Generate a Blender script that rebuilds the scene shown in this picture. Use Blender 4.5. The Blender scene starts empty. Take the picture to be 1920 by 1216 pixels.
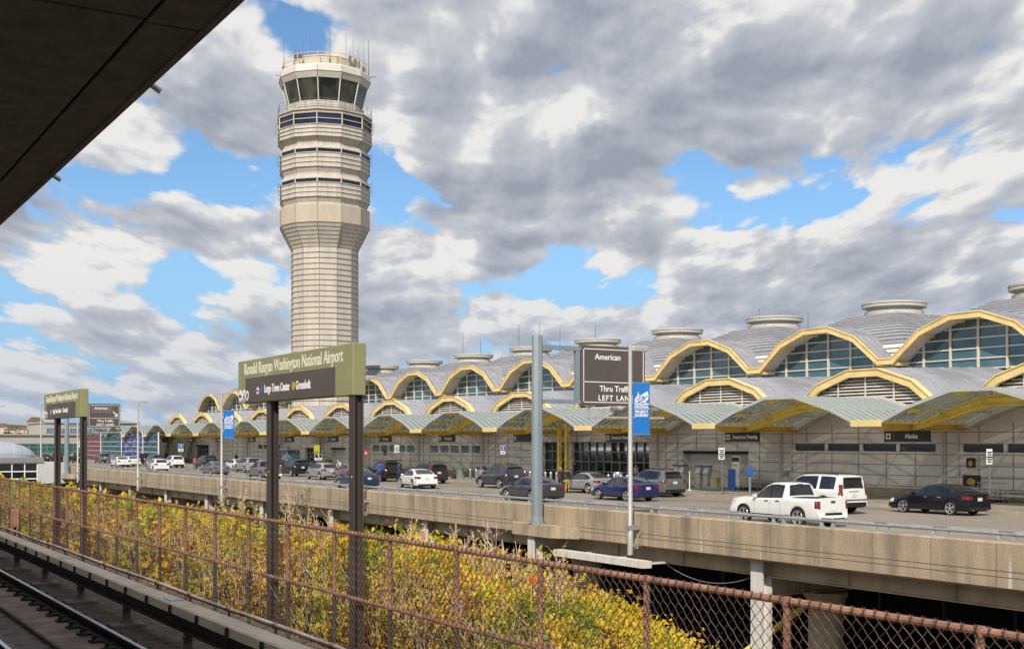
import bpy, math, random
from mathutils import Vector, Matrix

S = bpy.context.scene
COL = S.collection
R = random.Random(7)

# ---------------------------------------------------------------- layout
# world: X = away from the railway towards the terminal, Y = along the road, eye at EYE above the lower ground
F = 2292.0
T = math.atan(1400.0 / F)
CT, ST, TT = math.cos(T), math.sin(T), math.tan(T)
EYE = 9.5
PITCH = 13.72
V0 = 47.5            # first roof valley


def yx(x, a):
    """distance along the road of something a metres out, measured from the site photograph"""
    return F * a / (CT * CT * (x + 440.0)) - a * TT


def hy(x, y, a):
    return (828.0 - y) * a / (CT * (x + 440.0)) + EYE


# ---------------------------------------------------------------- materials
MATS = {}


def nd(nt, typ, **kw):
    n = nt.nodes.new(typ)
    for k, v in kw.items():
        setattr(n, k, v)
    return n


def mat(name, col, rough=0.6, metal=0.0, var=0.12, scale=3.0, stretch=(1, 1, 1), bump=0.0, bscale=20.0,
        col2=None, spec=None, ramp=(0.35, 0.65), detail=5.0, coat=0.0):
    """principled paint/stone/metal with broken-up colour, roughness and relief"""
    if name in MATS:
        return MATS[name]
    m = bpy.data.materials.new(name)
    m.use_nodes = True
    nt = m.node_tree
    b = nt.nodes['Principled BSDF']
    tc = nd(nt, 'ShaderNodeTexCoord')
    mp = nd(nt, 'ShaderNodeMapping')
    mp.inputs['Scale'].default_value = stretch
    nt.links.new(tc.outputs['Object'], mp.inputs['Vector'])
    no = nd(nt, 'ShaderNodeTexNoise')
    no.inputs['Scale'].default_value = scale
    no.inputs['Detail'].default_value = detail
    no.inputs['Roughness'].default_value = 0.62
    nt.links.new(mp.outputs['Vector'], no.inputs['Vector'])
    rp = nd(nt, 'ShaderNodeValToRGB')
    if col2 is None:
        c1 = [max(0, c * (1 - var)) for c in col]
        c2 = [min(1, c * (1 + var)) for c in col]
    else:
        c1, c2 = col, col2
    rp.color_ramp.elements[0].position = ramp[0]
    rp.color_ramp.elements[1].position = ramp[1]
    rp.color_ramp.elements[0].color = (*c1, 1)
    rp.color_ramp.elements[1].color = (*c2, 1)
    nt.links.new(no.outputs['Fac'], rp.inputs['Fac'])
    nt.links.new(rp.outputs['Color'], b.inputs['Base Color'])
    b.inputs['Roughness'].default_value = rough
    b.inputs['Metallic'].default_value = metal
    if coat:
        b.inputs['Coat Weight'].default_value = coat
        b.inputs['Coat Roughness'].default_value = 0.06
    if spec is not None:
        b.inputs['Specular IOR Level'].default_value = spec
    if bump > 0:
        n2 = nd(nt, 'ShaderNodeTexNoise')
        n2.inputs['Scale'].default_value = bscale
        n2.inputs['Detail'].default_value = 4
        nt.links.new(mp.outputs['Vector'], n2.inputs['Vector'])
        bp = nd(nt, 'ShaderNodeBump')
        bp.inputs['Strength'].default_value = bump
        bp.inputs['Distance'].default_value = 0.02
        nt.links.new(n2.outputs['Fac'], bp.inputs['Height'])
        nt.links.new(bp.outputs['Normal'], b.inputs['Normal'])
    MATS[name] = m
    return m


def streaked(name, base, dark, light, along=(2.2, 0.25), rough=0.85):
    """weathered concrete: rain streaks run down it, broad patches along it"""
    m = bpy.data.materials.new(name)
    m.use_nodes = True
    nt = m.node_tree
    b = nt.nodes['Principled BSDF']
    tc = nd(nt, 'ShaderNodeTexCoord')

    def noise(sc, scale, det=4):
        mp = nd(nt, 'ShaderNodeMapping')
        mp.inputs['Scale'].default_value = sc
        nt.links.new(tc.outputs['Object'], mp.inputs['Vector'])
        n = nd(nt, 'ShaderNodeTexNoise')
        n.inputs['Scale'].default_value = scale
        n.inputs['Detail'].default_value = det
        nt.links.new(mp.outputs['Vector'], n.inputs['Vector'])
        return n.outputs['Fac']

    def ramp(f, p0, p1, c0, c1):
        r = nd(nt, 'ShaderNodeValToRGB')
        r.color_ramp.elements[0].position = p0
        r.color_ramp.elements[1].position = p1
        r.color_ramp.elements[0].color = (*c0, 1)
        r.color_ramp.elements[1].color = (*c1, 1)
        nt.links.new(f, r.inputs['Fac'])
        return r.outputs['Color']

    st = noise((along[0], along[0], along[1]), 2.0, 6)
    bl = noise((0.5, 0.5, 0.8), 1.0, 3)
    sp = noise((1, 1, 1), 14.0, 4)
    wh = noise((3.2, 3.2, 0.22), 1.3, 2)
    c = ramp(st, 0.33, 0.62, dark, base)
    mx = nd(nt, 'ShaderNodeMixRGB', blend_type='MIX')
    nt.links.new(ramp(bl, 0.4, 0.65, (0, 0, 0), (0.55, 0.55, 0.55)), mx.inputs['Fac'])
    nt.links.new(c, mx.inputs['Color1'])
    mx.inputs['Color2'].default_value = (*base, 1)
    m3 = nd(nt, 'ShaderNodeMixRGB', blend_type='MIX')
    nt.links.new(ramp(wh, 0.66, 0.74, (0, 0, 0), (0.7, 0.7, 0.7)), m3.inputs['Fac'])
    nt.links.new(mx.outputs['Color'], m3.inputs['Color1'])
    m3.inputs['Color2'].default_value = (*light, 1)
    m2 = nd(nt, 'ShaderNodeMixRGB', blend_type='MULTIPLY')
    m2.inputs['Fac'].default_value = 1
    nt.links.new(m3.outputs['Color'], m2.inputs['Color1'])
    nt.links.new(ramp(sp, 0.3, 0.7, (0.82, 0.82, 0.82), (1.08, 1.06, 1.04)), m2.inputs['Color2'])
    nt.links.new(m2.outputs['Color'], b.inputs['Base Color'])
    b.inputs['Roughness'].default_value = rough
    bp = nd(nt, 'ShaderNodeBump')
    bp.inputs['Strength'].default_value = 0.25
    bp.inputs['Distance'].default_value = 0.02
    nt.links.new(sp, bp.inputs['Height'])
    nt.links.new(bp.outputs['Normal'], b.inputs['Normal'])
    MATS[name] = m
    return m


def glassy(name, col, rough=0.04, var=0.35, scale=0.35, spec=0.8):
    return mat(name, col, rough=rough, var=var, scale=scale, spec=spec, detail=2)


def canopy_glass():
    m = bpy.data.materials.new('canopy_glass')
    m.use_nodes = True
    nt = m.node_tree
    nt.nodes.remove(nt.nodes['Principled BSDF'])
    out = nt.nodes['Material Output']
    df = nd(nt, 'ShaderNodeBsdfDiffuse')
    df.inputs['Color'].default_value = (0.38, 0.46, 0.45, 1)
    tr = nd(nt, 'ShaderNodeBsdfTranslucent')
    tr.inputs['Color'].default_value = (0.50, 0.60, 0.49, 1)
    gl = nd(nt, 'ShaderNodeBsdfGlossy')
    gl.inputs['Roughness'].default_value = 0.12
    gl.inputs['Color'].default_value = (0.8, 0.9, 0.95, 1)
    tp = nd(nt, 'ShaderNodeBsdfTransparent')
    tp.inputs['Color'].default_value = (0.86, 0.95, 0.9, 1)
    a = nd(nt, 'ShaderNodeMixShader')
    a.inputs['Fac'].default_value = 0.5
    nt.links.new(df.outputs[0], a.inputs[1])
    nt.links.new(tr.outputs[0], a.inputs[2])
    b = nd(nt, 'ShaderNodeMixShader')
    fr = nd(nt, 'ShaderNodeFresnel')
    fr.inputs['IOR'].default_value = 1.5
    nt.links.new(fr.outputs[0], b.inputs['Fac'])
    nt.links.new(a.outputs[0], b.inputs[1])
    nt.links.new(gl.outputs[0], b.inputs[2])
    c = nd(nt, 'ShaderNodeMixShader')
    c.inputs['Fac'].default_value = 0.11
    nt.links.new(b.outputs[0], c.inputs[1])
    nt.links.new(tp.outputs[0], c.inputs[2])
    nt.links.new(c.outputs[0], out.inputs['Surface'])
    MATS['canopy_glass'] = m
    return m


def leafmat(name, col, trans=0.45, var=0.35):
    m = mat(name, col, rough=0.55, var=var, scale=1.3)
    nt = m.node_tree
    b = nt.nodes['Principled BSDF']
    out = nt.nodes['Material Output']
    tr = nd(nt, 'ShaderNodeBsdfTranslucent')
    mx = nd(nt, 'ShaderNodeMixShader')
    mx.inputs['Fac'].default_value = trans
    rp = [n for n in nt.nodes if n.bl_idname == 'ShaderNodeValToRGB'][0]
    nt.links.new(rp.outputs['Color'], tr.inputs['Color'])
    nt.links.new(b.outputs[0], mx.inputs[1])
    nt.links.new(tr.outputs[0], mx.inputs[2])
    nt.links.new(mx.outputs[0], out.inputs['Surface'])
    return m


M = {}
M['parapet'] = streaked('parapet_concrete', (0.46, 0.36, 0.245), (0.23, 0.19, 0.14), (0.66, 0.62, 0.54), along=(0.8, 0.10))
M['coping'] = mat('coping_concrete', (0.50, 0.385, 0.26), 0.9, var=0.2, scale=2.5, bump=0.2)
M['groove'] = mat('joint_shadow_gap', (0.14, 0.115, 0.09), 0.9)
M['girder'] = mat('girder_paint', (0.62, 0.49, 0.32), 0.6, var=0.2, scale=0.9, stretch=(1, 1, 0.4))
M['column'] = mat('column_paint', (0.66, 0.62, 0.55), 0.6, var=0.12, scale=1.5, stretch=(2, 2, 0.4))
M['road'] = mat('road_concrete', (0.19, 0.158, 0.127), 0.9, scale=0.22, stretch=(1.6, 0.5, 1), col2=(0.29, 0.25, 0.205),
                bump=0.3, bscale=30, detail=9)
M['kerb'] = mat('kerb_concrete', (0.34, 0.29, 0.22), 0.9, var=0.2, scale=1.5, bump=0.2)
M['pavement'] = mat('pavement_concrete', (0.27, 0.23, 0.19), 0.9, var=0.2, scale=0.5, bump=0.2)
M['line'] = mat('road_paint_white', (0.62, 0.6, 0.56), 0.8, scale=9, col2=(0.34, 0.31, 0.28), ramp=(0.4, 0.7))
M['yellow'] = mat('cream_yellow_paint', (0.78, 0.58, 0.25), 0.5, var=0.14, scale=0.8)
M['ochre'] = mat('ochre_beam_paint', (0.82, 0.60, 0.11), 0.5, var=0.16, scale=0.9)
M['soffit'] = mat('soffit_panel', (0.62, 0.57, 0.48), 0.7, var=0.06)
M['roof'] = mat('standing_seam_metal', (0.345, 0.345, 0.37), 0.5, metal=0.2, var=0.2, scale=0.6, stretch=(1, 0.5, 1), bump=0.1, bscale=3)
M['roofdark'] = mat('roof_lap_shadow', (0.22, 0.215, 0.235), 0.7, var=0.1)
M['rooflight'] = mat('roof_pale_cladding', (0.66, 0.64, 0.60), 0.6, var=0.08)
M['lantern'] = mat('lantern_paint', (0.50, 0.475, 0.415), 0.6, var=0.1)
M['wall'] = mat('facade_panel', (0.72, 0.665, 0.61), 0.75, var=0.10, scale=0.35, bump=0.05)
M['walljoint'] = mat('panel_joint', (0.24, 0.20, 0.16), 0.8)
M['pilaster'] = mat('pilaster_strip', (0.58, 0.54, 0.47), 0.6, var=0.06)
M['base'] = mat('plinth_stone', (0.34, 0.28, 0.19), 0.8, var=0.15)
M['glass'] = glassy('clerestory_glass', (0.05, 0.115, 0.14), 0.06)
M['glassdark'] = glassy('window_glass_dark', (0.012, 0.016, 0.02), 0.05)
M['glassblue'] = glassy('window_glass_blue', (0.12, 0.19, 0.25), 0.06, var=0.5, scale=1.0)
M['mullion'] = mat('mullion_cream', (0.66, 0.6, 0.49), 0.5, var=0.05)
M['mullgrey'] = mat('mullion_grey', (0.24, 0.25, 0.24), 0.5, var=0.05)
M['dark'] = mat('interior_dark', (0.02, 0.019, 0.018), 0.9)
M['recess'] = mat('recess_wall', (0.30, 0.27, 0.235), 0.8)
M['louvre'] = mat('louvre_blade', (0.62, 0.57, 0.52), 0.55, var=0.06)
M['louvregap'] = mat('louvre_void', (0.05, 0.035, 0.035), 0.9)
M['cglass'] = canopy_glass()
M['rib'] = mat('canopy_rib', (0.43, 0.45, 0.43), 0.5, var=0.08)
M['tower'] = mat('tower_panel', (0.42, 0.375, 0.32), 0.65, scale=1.3, stretch=(1.2, 1.2, 0.12), col2=(0.53, 0.48, 0.415), ramp=(0.3, 0.6), detail=6)
M['tower2'] = mat('tower_beige_panel', (0.45, 0.385, 0.30), 0.7, scale=1.2, stretch=(1.2, 1.2, 0.2), col2=(0.52, 0.45, 0.355))
M['towerwhite'] = mat('tower_cab_fascia', (0.60, 0.56, 0.50), 0.55, var=0.06, scale=0.5)
M['towerjoint'] = mat('tower_joint', (0.30, 0.235, 0.19), 0.8)
M['cabglass'] = mat('cab_glass', (0.008, 0.012, 0.014), 0.03, scale=0.42, col2=(0.07, 0.075, 0.06), ramp=(0.42, 0.62), detail=2, stretch=(1, 1, 0.45), spec=0.8)
M['stripglass'] = glassy('tower_strip_glass', (0.015, 0.024, 0.05), 0.12, var=0.5, scale=0.2, spec=0.4)
M['steel'] = mat('galvanised_steel', (0.45, 0.46, 0.46), 0.38, metal=0.55, var=0.15, scale=4)
M['polemetal'] = mat('brushed_pole', (0.60, 0.57, 0.53), 0.38, metal=0.5, var=0.1, scale=3, stretch=(1, 1, 0.2))
M['gantry'] = mat('gantry_blue_grey', (0.205, 0.25, 0.275), 0.5, var=0.08, scale=1.2, stretch=(1, 1, 0.3))
M['antenna'] = mat('antenna_grey', (0.16, 0.16, 0.17), 0.5)
M['signbrown'] = mat('sign_brown', (0.098, 0.078, 0.068), 0.5, var=0.06, scale=1.2)
M['signpatch'] = mat('sign_grey_patch', (0.14, 0.125, 0.125), 0.5, var=0.05)
M['white'] = mat('sign_white', (0.85, 0.84, 0.82), 0.5, var=0.03)
M['cream'] = mat('sign_cream', (0.76, 0.73, 0.60), 0.5, var=0.03)
M['olive'] = mat('sign_olive', (0.275, 0.265, 0.125), 0.5, var=0.07, scale=0.9)
M['postbrown'] = mat('post_dark_brown', (0.068, 0.053, 0.046), 0.5, var=0.14, scale=2.5, stretch=(1, 1, 0.3))
M['signblack'] = mat('sign_black', (0.016, 0.016, 0.017), 0.45)
M['signframe'] = mat('sign_bronze_frame', (0.12, 0.1, 0.085), 0.5)
M['bannerblue'] = mat('banner_blue', (0.012, 0.19, 0.60), 0.6, var=0.07, scale=1.5)
M['rustrail'] = mat('rusty_pipe', (0.17, 0.082, 0.056), 0.75, scale=5, col2=(0.43, 0.215, 0.135), bump=0.3, bscale=40)
M['wire'] = mat('rusty_wire', (0.11, 0.068, 0.052), 0.6, var=0.35, scale=2.0)
M['railsteel'] = mat('rail_head_steel', (0.36, 0.36, 0.38), 0.22, metal=0.9, var=0.1)
M['raildark'] = mat('rail_rust_dark', (0.035, 0.026, 0.022), 0.8, var=0.3, scale=4)
M['trackbed'] = mat('track_concrete_dirty', (0.085, 0.064, 0.052), 0.95, scale=3, col2=(0.18, 0.138, 0.11), bump=0.6,
                    bscale=18, detail=9)
M['plinth'] = mat('track_plinth', (0.21, 0.15, 0.12), 0.95, var=0.35, scale=2.2, bump=0.4, bscale=15)
M['cover'] = mat('cover_board', (0.60, 0.475, 0.35), 0.7, scale=2.0, col2=(0.78, 0.64, 0.49), stretch=(2, 0.6, 1), bump=0.1)
M['conduit'] = mat('conduit_pipe', (0.30, 0.2, 0.155), 0.5, scale=1.6, col2=(0.52, 0.46, 0.42), stretch=(1, 0.7, 1))
M['insul'] = mat('insulator_grey', (0.20, 0.175, 0.145), 0.7, var=0.25)
M['paper'] = mat('sticker_grey', (0.55, 0.54, 0.55), 0.6, var=0.2, scale=12)
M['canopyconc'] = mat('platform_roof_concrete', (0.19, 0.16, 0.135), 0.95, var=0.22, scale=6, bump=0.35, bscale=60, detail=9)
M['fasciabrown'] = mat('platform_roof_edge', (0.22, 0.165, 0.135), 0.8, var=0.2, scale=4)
M['ground'] = mat('ground_earth', (0.07, 0.07, 0.035), 0.95, scale=0.02, col2=(0.13, 0.115, 0.07), detail=9)
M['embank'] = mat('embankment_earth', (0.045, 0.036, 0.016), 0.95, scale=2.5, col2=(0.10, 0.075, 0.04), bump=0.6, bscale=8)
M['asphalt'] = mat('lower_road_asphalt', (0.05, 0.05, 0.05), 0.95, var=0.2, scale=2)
M['leafy'] = leafmat('leaf_yellow', (0.88, 0.53, 0.022))
M['leafg'] = leafmat('leaf_green', (0.22, 0.32, 0.02))
M['leafyg'] = leafmat('leaf_lime', (0.62, 0.52, 0.03))
M['leafo'] = leafmat('leaf_orange', (0.60, 0.25, 0.03))
M['leafdry'] = leafmat('leaf_dry', (0.48, 0.32, 0.18), 0.3)
M['leafpale'] = leafmat('leaf_pale', (0.60, 0.46, 0.16), 0.4)
M['twig'] = mat('twig_bark', (0.62, 0.47, 0.36), 0.8, var=0.3, scale=5)
M['twigdark'] = mat('stem_bark', (0.16, 0.11, 0.08), 0.85, var=0.3, scale=5)
M['hill'] = mat('hill_woods', (0.035, 0.05, 0.028), 0.95, scale=0.02, col2=(0.12, 0.085, 0.045), ramp=(0.4, 0.7), detail=9)
M['bldg'] = mat('far_building_wall', (0.40, 0.375, 0.345), 0.8, var=0.06, scale=0.2)
M['bldgteal'] = glassy('far_teal_glazing', (0.03, 0.12, 0.105), 0.1, var=0.3, scale=0.2)
M['house'] = mat('far_house_wall', (0.55, 0.46, 0.36), 0.8, var=0.15, scale=0.1)
M['houseroof'] = mat('far_house_roof', (0.22, 0.13, 0.09), 0.8, var=0.2, scale=0.1)
M['bridgeroof'] = mat('bridge_roof_metal', (0.52, 0.56, 0.62), 0.35, metal=0.4, var=0.12, scale=1.2)
M['bridgewhite'] = mat('bridge_white_panel', (0.55, 0.55, 0.53), 0.6, var=0.08)
M['bridgegrey'] = mat('bridge_grey_band', (0.25, 0.245, 0.235), 0.6, var=0.08)
M['tyre'] = mat('tyre_rubber', (0.018, 0.018, 0.019), 0.85, var=0.2)
M['rim'] = mat('alloy_rim', (0.62, 0.62, 0.63), 0.28, metal=0.8, var=0.08)
M['carglass'] = glassy('car_glass', (0.018, 0.022, 0.027), 0.03, var=0.4, scale=0.8)
M['trim'] = mat('car_black_trim', (0.014, 0.014, 0.015), 0.5)
M['chrome'] = mat('car_chrome', (0.7, 0.7, 0.7), 0.15, metal=1.0, var=0.03)
M['taillight'] = mat('tail_light_red', (0.17, 0.012, 0.014), 0.15, var=0.25, scale=9, coat=0.6)
M['headlight'] = mat('head_light_clear', (0.6, 0.62, 0.64), 0.1, var=0.1, coat=0.6)
M['plate'] = mat('number_plate', (0.62, 0.63, 0.58), 0.5, var=0.08, scale=8)
M['skin'] = mat('skin', (0.42, 0.25, 0.17), 0.6, var=0.06)
M['hair'] = mat('hair_dark', (0.03, 0.022, 0.018), 0.7)
M['hairgrey'] = mat('hair_grey', (0.45, 0.43, 0.4), 0.7)
M['hairblond'] = mat('hair_blond', (0.36, 0.21, 0.09), 0.7)
M['blackcloth'] = mat('cloth_black', (0.02, 0.02, 0.024), 0.9)
M['navy'] = mat('cloth_navy', (0.025, 0.035, 0.08), 0.9)
M['blueshirt'] = mat('cloth_blue', (0.03, 0.10, 0.42), 0.9)
M['redshirt'] = mat('cloth_red', (0.45, 0.06, 0.06), 0.9)
M['whiteshirt'] = mat('cloth_white', (0.68, 0.68, 0.72), 0.9)
M['pinkshirt'] = mat('cloth_pink', (0.6, 0.42, 0.4), 0.9)
M['jeans'] = mat('cloth_denim', (0.06, 0.10, 0.22), 0.9)
M['yellowcloth'] = mat('cloth_yellow', (0.42, 0.26, 0.02), 0.9, scale=14, var=0.7)
M['green'] = mat('bin_green', (0.02, 0.14, 0.075), 0.6)
M['stainless'] = mat('stainless', (0.62, 0.62, 0.60), 0.28, metal=0.85, var=0.12, scale=2)
M['bluesign'] = mat('sign_blue', (0.02, 0.14, 0.5), 0.5, var=0.05)
M['limesign'] = mat('sign_lime', (0.52, 0.53, 0.03), 0.5, var=0.03)
M['amber'] = mat('poster_amber', (0.65, 0.36, 0.03), 0.5, var=0.2, scale=6)
M['redpaint'] = mat('sign_red', (0.36, 0.06, 0.06), 0.5, var=0.05)
M['kiosk'] = mat('kiosk_grey', (0.50, 0.47, 0.43), 0.5, var=0.08)
M['screen'] = mat('kiosk_screen', (0.78, 0.80, 0.80), 0.3, var=0.1)
M['boxtan'] = mat('box_tan', (0.55, 0.46, 0.2), 0.6)
M['mural_teal'] = mat('mural_teal', (0.008, 0.03, 0.045), 0.6, scale=1.1, col2=(0.07, 0.18, 0.20), stretch=(1, 0.5, 2.6), ramp=(0.42, 0.6), detail=8)
M['mural_blue'] = mat('mural_blue', (0.012, 0.014, 0.13), 0.6, scale=0.9, col2=(0.26, 0.30, 0.44), stretch=(1, 0.45, 2.0), ramp=(0.45, 0.66), detail=8)
M['mural_red'] = mat('mural_maroon', (0.05, 0.018, 0.022), 0.6, scale=1.1, col2=(0.26, 0.10, 0.10), stretch=(1, 0.5, 2.4), detail=8)
M['orange'] = mat('barrier_orange', (0.6, 0.12, 0.03), 0.6)


def paint(name, col, metal=0.0, rough=0.28):
    dk = max(col) < .03
    return mat(name, col, rough=rough, metal=metal, var=0.03, scale=1.0, coat=0.35 if dk else 0.7, spec=.3 if dk else .5)


# ---------------------------------------------------------------- mesh builder
class MB:
    def __init__(s):
        s.v, s.f, s.m, s.s = [], [], [], []

    def add(s, verts, faces, m=0, smooth=False):
        o = len(s.v)
        s.v.extend([tuple(p) for p in verts])
        for f in faces:
            s.f.append([i + o for i in f])
            s.m.append(m)
            s.s.append(smooth)
        return s

    def poly(s, pts, m=0, smooth=False):
        return s.add(pts, [list(range(len(pts)))], m, smooth)

    def box(s, x0, x1, y0, y1, z0, z1, m=0):
        v = [(x0, y0, z0), (x1, y0, z0), (x1, y1, z0), (x0, y1, z0), (x0, y0, z1), (x1, y0, z1), (x1, y1, z1), (x0, y1, z1)]
        return s.add(v, [(0, 3, 2, 1), (4, 5, 6, 7), (0, 1, 5, 4), (1, 2, 6, 5), (2, 3, 7, 6), (3, 0, 4, 7)], m)

    def rbox(s, x0, x1, y0, y1, z0, z1, r=0.02, m=0):
        """box with chamfered vertical and top edges"""
        def ring(i, z):
            return [(x0 + i + r, y0 + i, z), (x1 - i - r, y0 + i, z), (x1 - i, y0 + i + r, z), (x1 - i, y1 - i - r, z),
                    (x1 - i - r, y1 - i, z), (x0 + i + r, y1 - i, z), (x0 + i, y1 - i - r, z), (x0 + i, y0 + i + r, z)]
        return s.loft([ring(0, z0), ring(0, z1 - r), ring(r, z1)], True, True, m)

    def loft(s, rings, c0=True, c1=True, m=0, smooth=False, closed=True):
        n = len(rings[0])
        o = len(s.v)
        for rg in rings:
            s.v.extend([tuple(p) for p in rg])
        for i in range(len(rings) - 1):
            for j in range(n if closed else n - 1):
                k = (j + 1) % n
                s.f.append([o + i * n + j, o + i * n + k, o + (i + 1) * n + k, o + (i + 1) * n + j])
                s.m.append(m)
                s.s.append(smooth)
        if c0:
            s.f.append([o + j for j in reversed(range(n))]); s.m.append(m); s.s.append(False)
        if c1:
            s.f.append([o + (len(rings) - 1) * n + j for j in range(n)]); s.m.append(m); s.s.append(False)
        return s

    def tube(s, p0, p1, r, n=8, r2=None, m=0, cap=True, smooth=True):
        return s.path([p0, p1], [r, r if r2 is None else r2], n, m, cap, smooth)

    def path(s, pts, r, n=8, m=0, cap=True, smooth=True):
        pts = [Vector(p) for p in pts]
        if not isinstance(r, (list, tuple)):
            r = [r] * len(pts)
        rings = []
        up = None
        for i, p in enumerate(pts):
            d = (pts[min(i + 1, len(pts) - 1)] - pts[max(i - 1, 0)])
            if d.length < 1e-9:
                d = Vector((0, 0, 1))
            d.normalize()
            if up is None:
                up = Vector((0, 0, 1)) if abs(d.z) < 0.9 else Vector((1, 0, 0))
            a = d.cross(up).normalized()
            b = a.cross(d).normalized()
            up = b
            rings.append([p + (a * math.cos(2 * math.pi * k / n) + b * math.sin(2 * math.pi * k / n)) * r[i] for k in range(n)])
        return s.loft(rings, cap, cap, m, smooth)

    def lathe(s, prof, n=24, c=(0, 0, 0), a0=0.0, m=0, smooth=True, cap=True):
        rings = [[(c[0] + r * math.cos(a0 + 2 * math.pi * k / n), c[1] + r * math.sin(a0 + 2 * math.pi * k / n), c[2] + z)
                  for k in range(n)] for r, z in prof]
        return s.loft(rings, cap, cap, m, smooth)

    def prism(s, pts, ax, d0, d1, m=0):
        """polygon extruded along axis ax; pts are the two other coordinates in x,y,z order"""
        def mk(p, d):
            q = list(p); q.insert(ax, d); return tuple(q)
        n = len(pts)
        v = [mk(p, d0) for p in pts] + [mk(p, d1) for p in pts]
        fs = [list(range(n)), list(range(2 * n - 1, n - 1, -1))]
        fs += [[i, n + i, n + (i + 1) % n, (i + 1) % n] for i in range(n)]
        return s.add(v, fs, m)

    def strip(s, top, bot, ax, d0, d1, m=0):
        """band between two polylines, given thickness along axis ax (each segment a closed block)"""
        def mk(p, d):
            q = list(p); q.insert(ax, d); return tuple(q)
        rings = [[mk(t, d0), mk(b, d0), mk(b, d1), mk(t, d1)] for t, b in zip(top, bot)]
        return s.loft(rings, True, True, m)

    def build(s, name, mats, parent=None, loc=None, world=None, sharp=35):
        if world is not None:
            w = Vector(world)
            vs = [tuple(Vector(p) - w) for p in s.v]
        else:
            vs = s.v
        me = bpy.data.meshes.new(name)
        me.from_pydata(vs, [], s.f)
        if not isinstance(mats, (list, tuple)):
            mats = [mats]
        for mm in mats:
            me.materials.append(mm)
        me.polygons.foreach_set('material_index', s.m)
        me.polygons.foreach_set('use_smooth', s.s)
        me.update()
        if any(s.s):
            me.set_sharp_from_angle(angle=math.radians(sharp))
        o = bpy.data.objects.new(name, me)
        COL.objects.link(o)
        if parent is not None:
            o.parent = parent
        if loc is not None:
            o.location = loc
        return o


def tag(o, label=None, cat=None, group=None, kind=None):
    if label: o['label'] = label
    if cat: o['category'] = cat
    if group: o['group'] = group
    if kind: o['kind'] = kind
    return o


def thing(name, label, cat, loc=(0, 0, 0), rz=0.0, group=None):
    o = bpy.data.objects.new(name, None)
    o.empty_display_size = 0.3
    COL.objects.link(o)
    o.location = loc
    o.rotation_euler = (0, 0, rz)
    return tag(o, label, cat, group)


def node(name, parent, loc=(0, 0, 0), rz=0.0):
    o = bpy.data.objects.new(name, None)
    o.empty_display_size = 0.1
    COL.objects.link(o)
    o.parent = parent
    o.location = loc
    o.rotation_euler = (0, 0, rz)
    return o


def copy_tree(o, parent=None):
    c = o.copy()
    COL.objects.link(c)
    if parent is not None:
        c.parent = parent
    for ch in list(o.children):
        copy_tree(ch, c)
    return c


def copy_to(o, parent, loc):
    c = copy_tree(o, parent)
    c.location = loc
    return c


# lettering -------------------------------------------------------------
def text_geo(txt, size, sx=1.0, align='CENTER', bold=0.0, space=1.0, depth=0.004):
    cu = bpy.data.curves.new('lettering', 'FONT')
    cu.body = txt
    cu.size = size
    cu.align_x = align
    cu.align_y = 'CENTER'
    cu.offset = bold
    cu.space_character = space
    cu.extrude = depth
    cu.resolution_u = 4
    o = bpy.data.objects.new('lettering', cu)
    COL.objects.link(o)
    dg = bpy.context.evaluated_depsgraph_get()
    me = o.evaluated_get(dg).to_mesh()
    v = [(p.co.x * sx, p.co.y, p.co.z) for p in me.vertices]
    f = [list(p.vertices) for p in me.polygons]
    o.evaluated_get(dg).to_mesh_clear()
    bpy.data.objects.remove(o)
    bpy.data.curves.remove(cu)
    return v, f


def place(v, face, org):
    """flat sign coordinates (right, up, out) put on a face: 'W' looks to -X, 'S' looks to -Y"""
    ox, oy, oz = org
    if face == 'W':
        return [(ox - q[2], oy - q[0], oz + q[1]) for q in v]
    return [(ox + q[0], oy - q[2], oz + q[1]) for q in v]


def letters(mb, txt, size, face, org, m=0, **kw):
    v, f = text_geo(txt, size, **kw)
    mb.add(place(v, face, org), f, m)
    return mb


def flat(mb, pts, face, org, m=0, d=0.004):
    """small raised shape on a sign"""
    n = len(pts)
    v = [(p[0], p[1], 0.0) for p in pts] + [(p[0], p[1], d) for p in pts]
    fs = [list(range(n - 1, -1, -1)), list(range(n, 2 * n))] + [[i, (i + 1) % n, n + (i + 1) % n, n + i] for i in range(n)]
    return mb.add(place(v, face, org), fs, m)


def disc(mb, r, face, org, m=0, sx=1.0, n=20, d=0.004, c=(0, 0)):
    return flat(mb, [(c[0] + r * sx * math.cos(2 * math.pi * k / n), c[1] + r * math.sin(2 * math.pi * k / n)) for k in range(n)], face, org, m, d)


def rect(mb, x0, x1, y0, y1, face, org, m=0, d=0.004):
    return flat(mb, [(x0, y0), (x1, y0), (x1, y1), (x0, y1)], face, org, m, d)
CLOUD_BLOBS = [
    (1500, 150, 600, 170, 0.07), (1150, 60, 150, 110, -0.02), (975, 15, 60, 50, -0.22), (575, 80, 80, 60, -0.14),
    (1560, 395, 190, 42, -0.24), (1100, 530, 150, 50, -0.24), (450, 345, 300, 45, -0.22), (420, 545, 230, 60, -0.20),
    (730, 350, 60, 90, -0.16), (250, 440, 300, 60, 0.14), (1500, 490, 300, 60, 0.14), (900, 430, 200, 70, 0.12),
    (850, 200, 220, 110, 0.05), (330, 190, 200, 90, 0.06), (1000, 620, 700, 50, 0.06),
]
SEED = 1.4
BILLOW = 0.36

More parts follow.
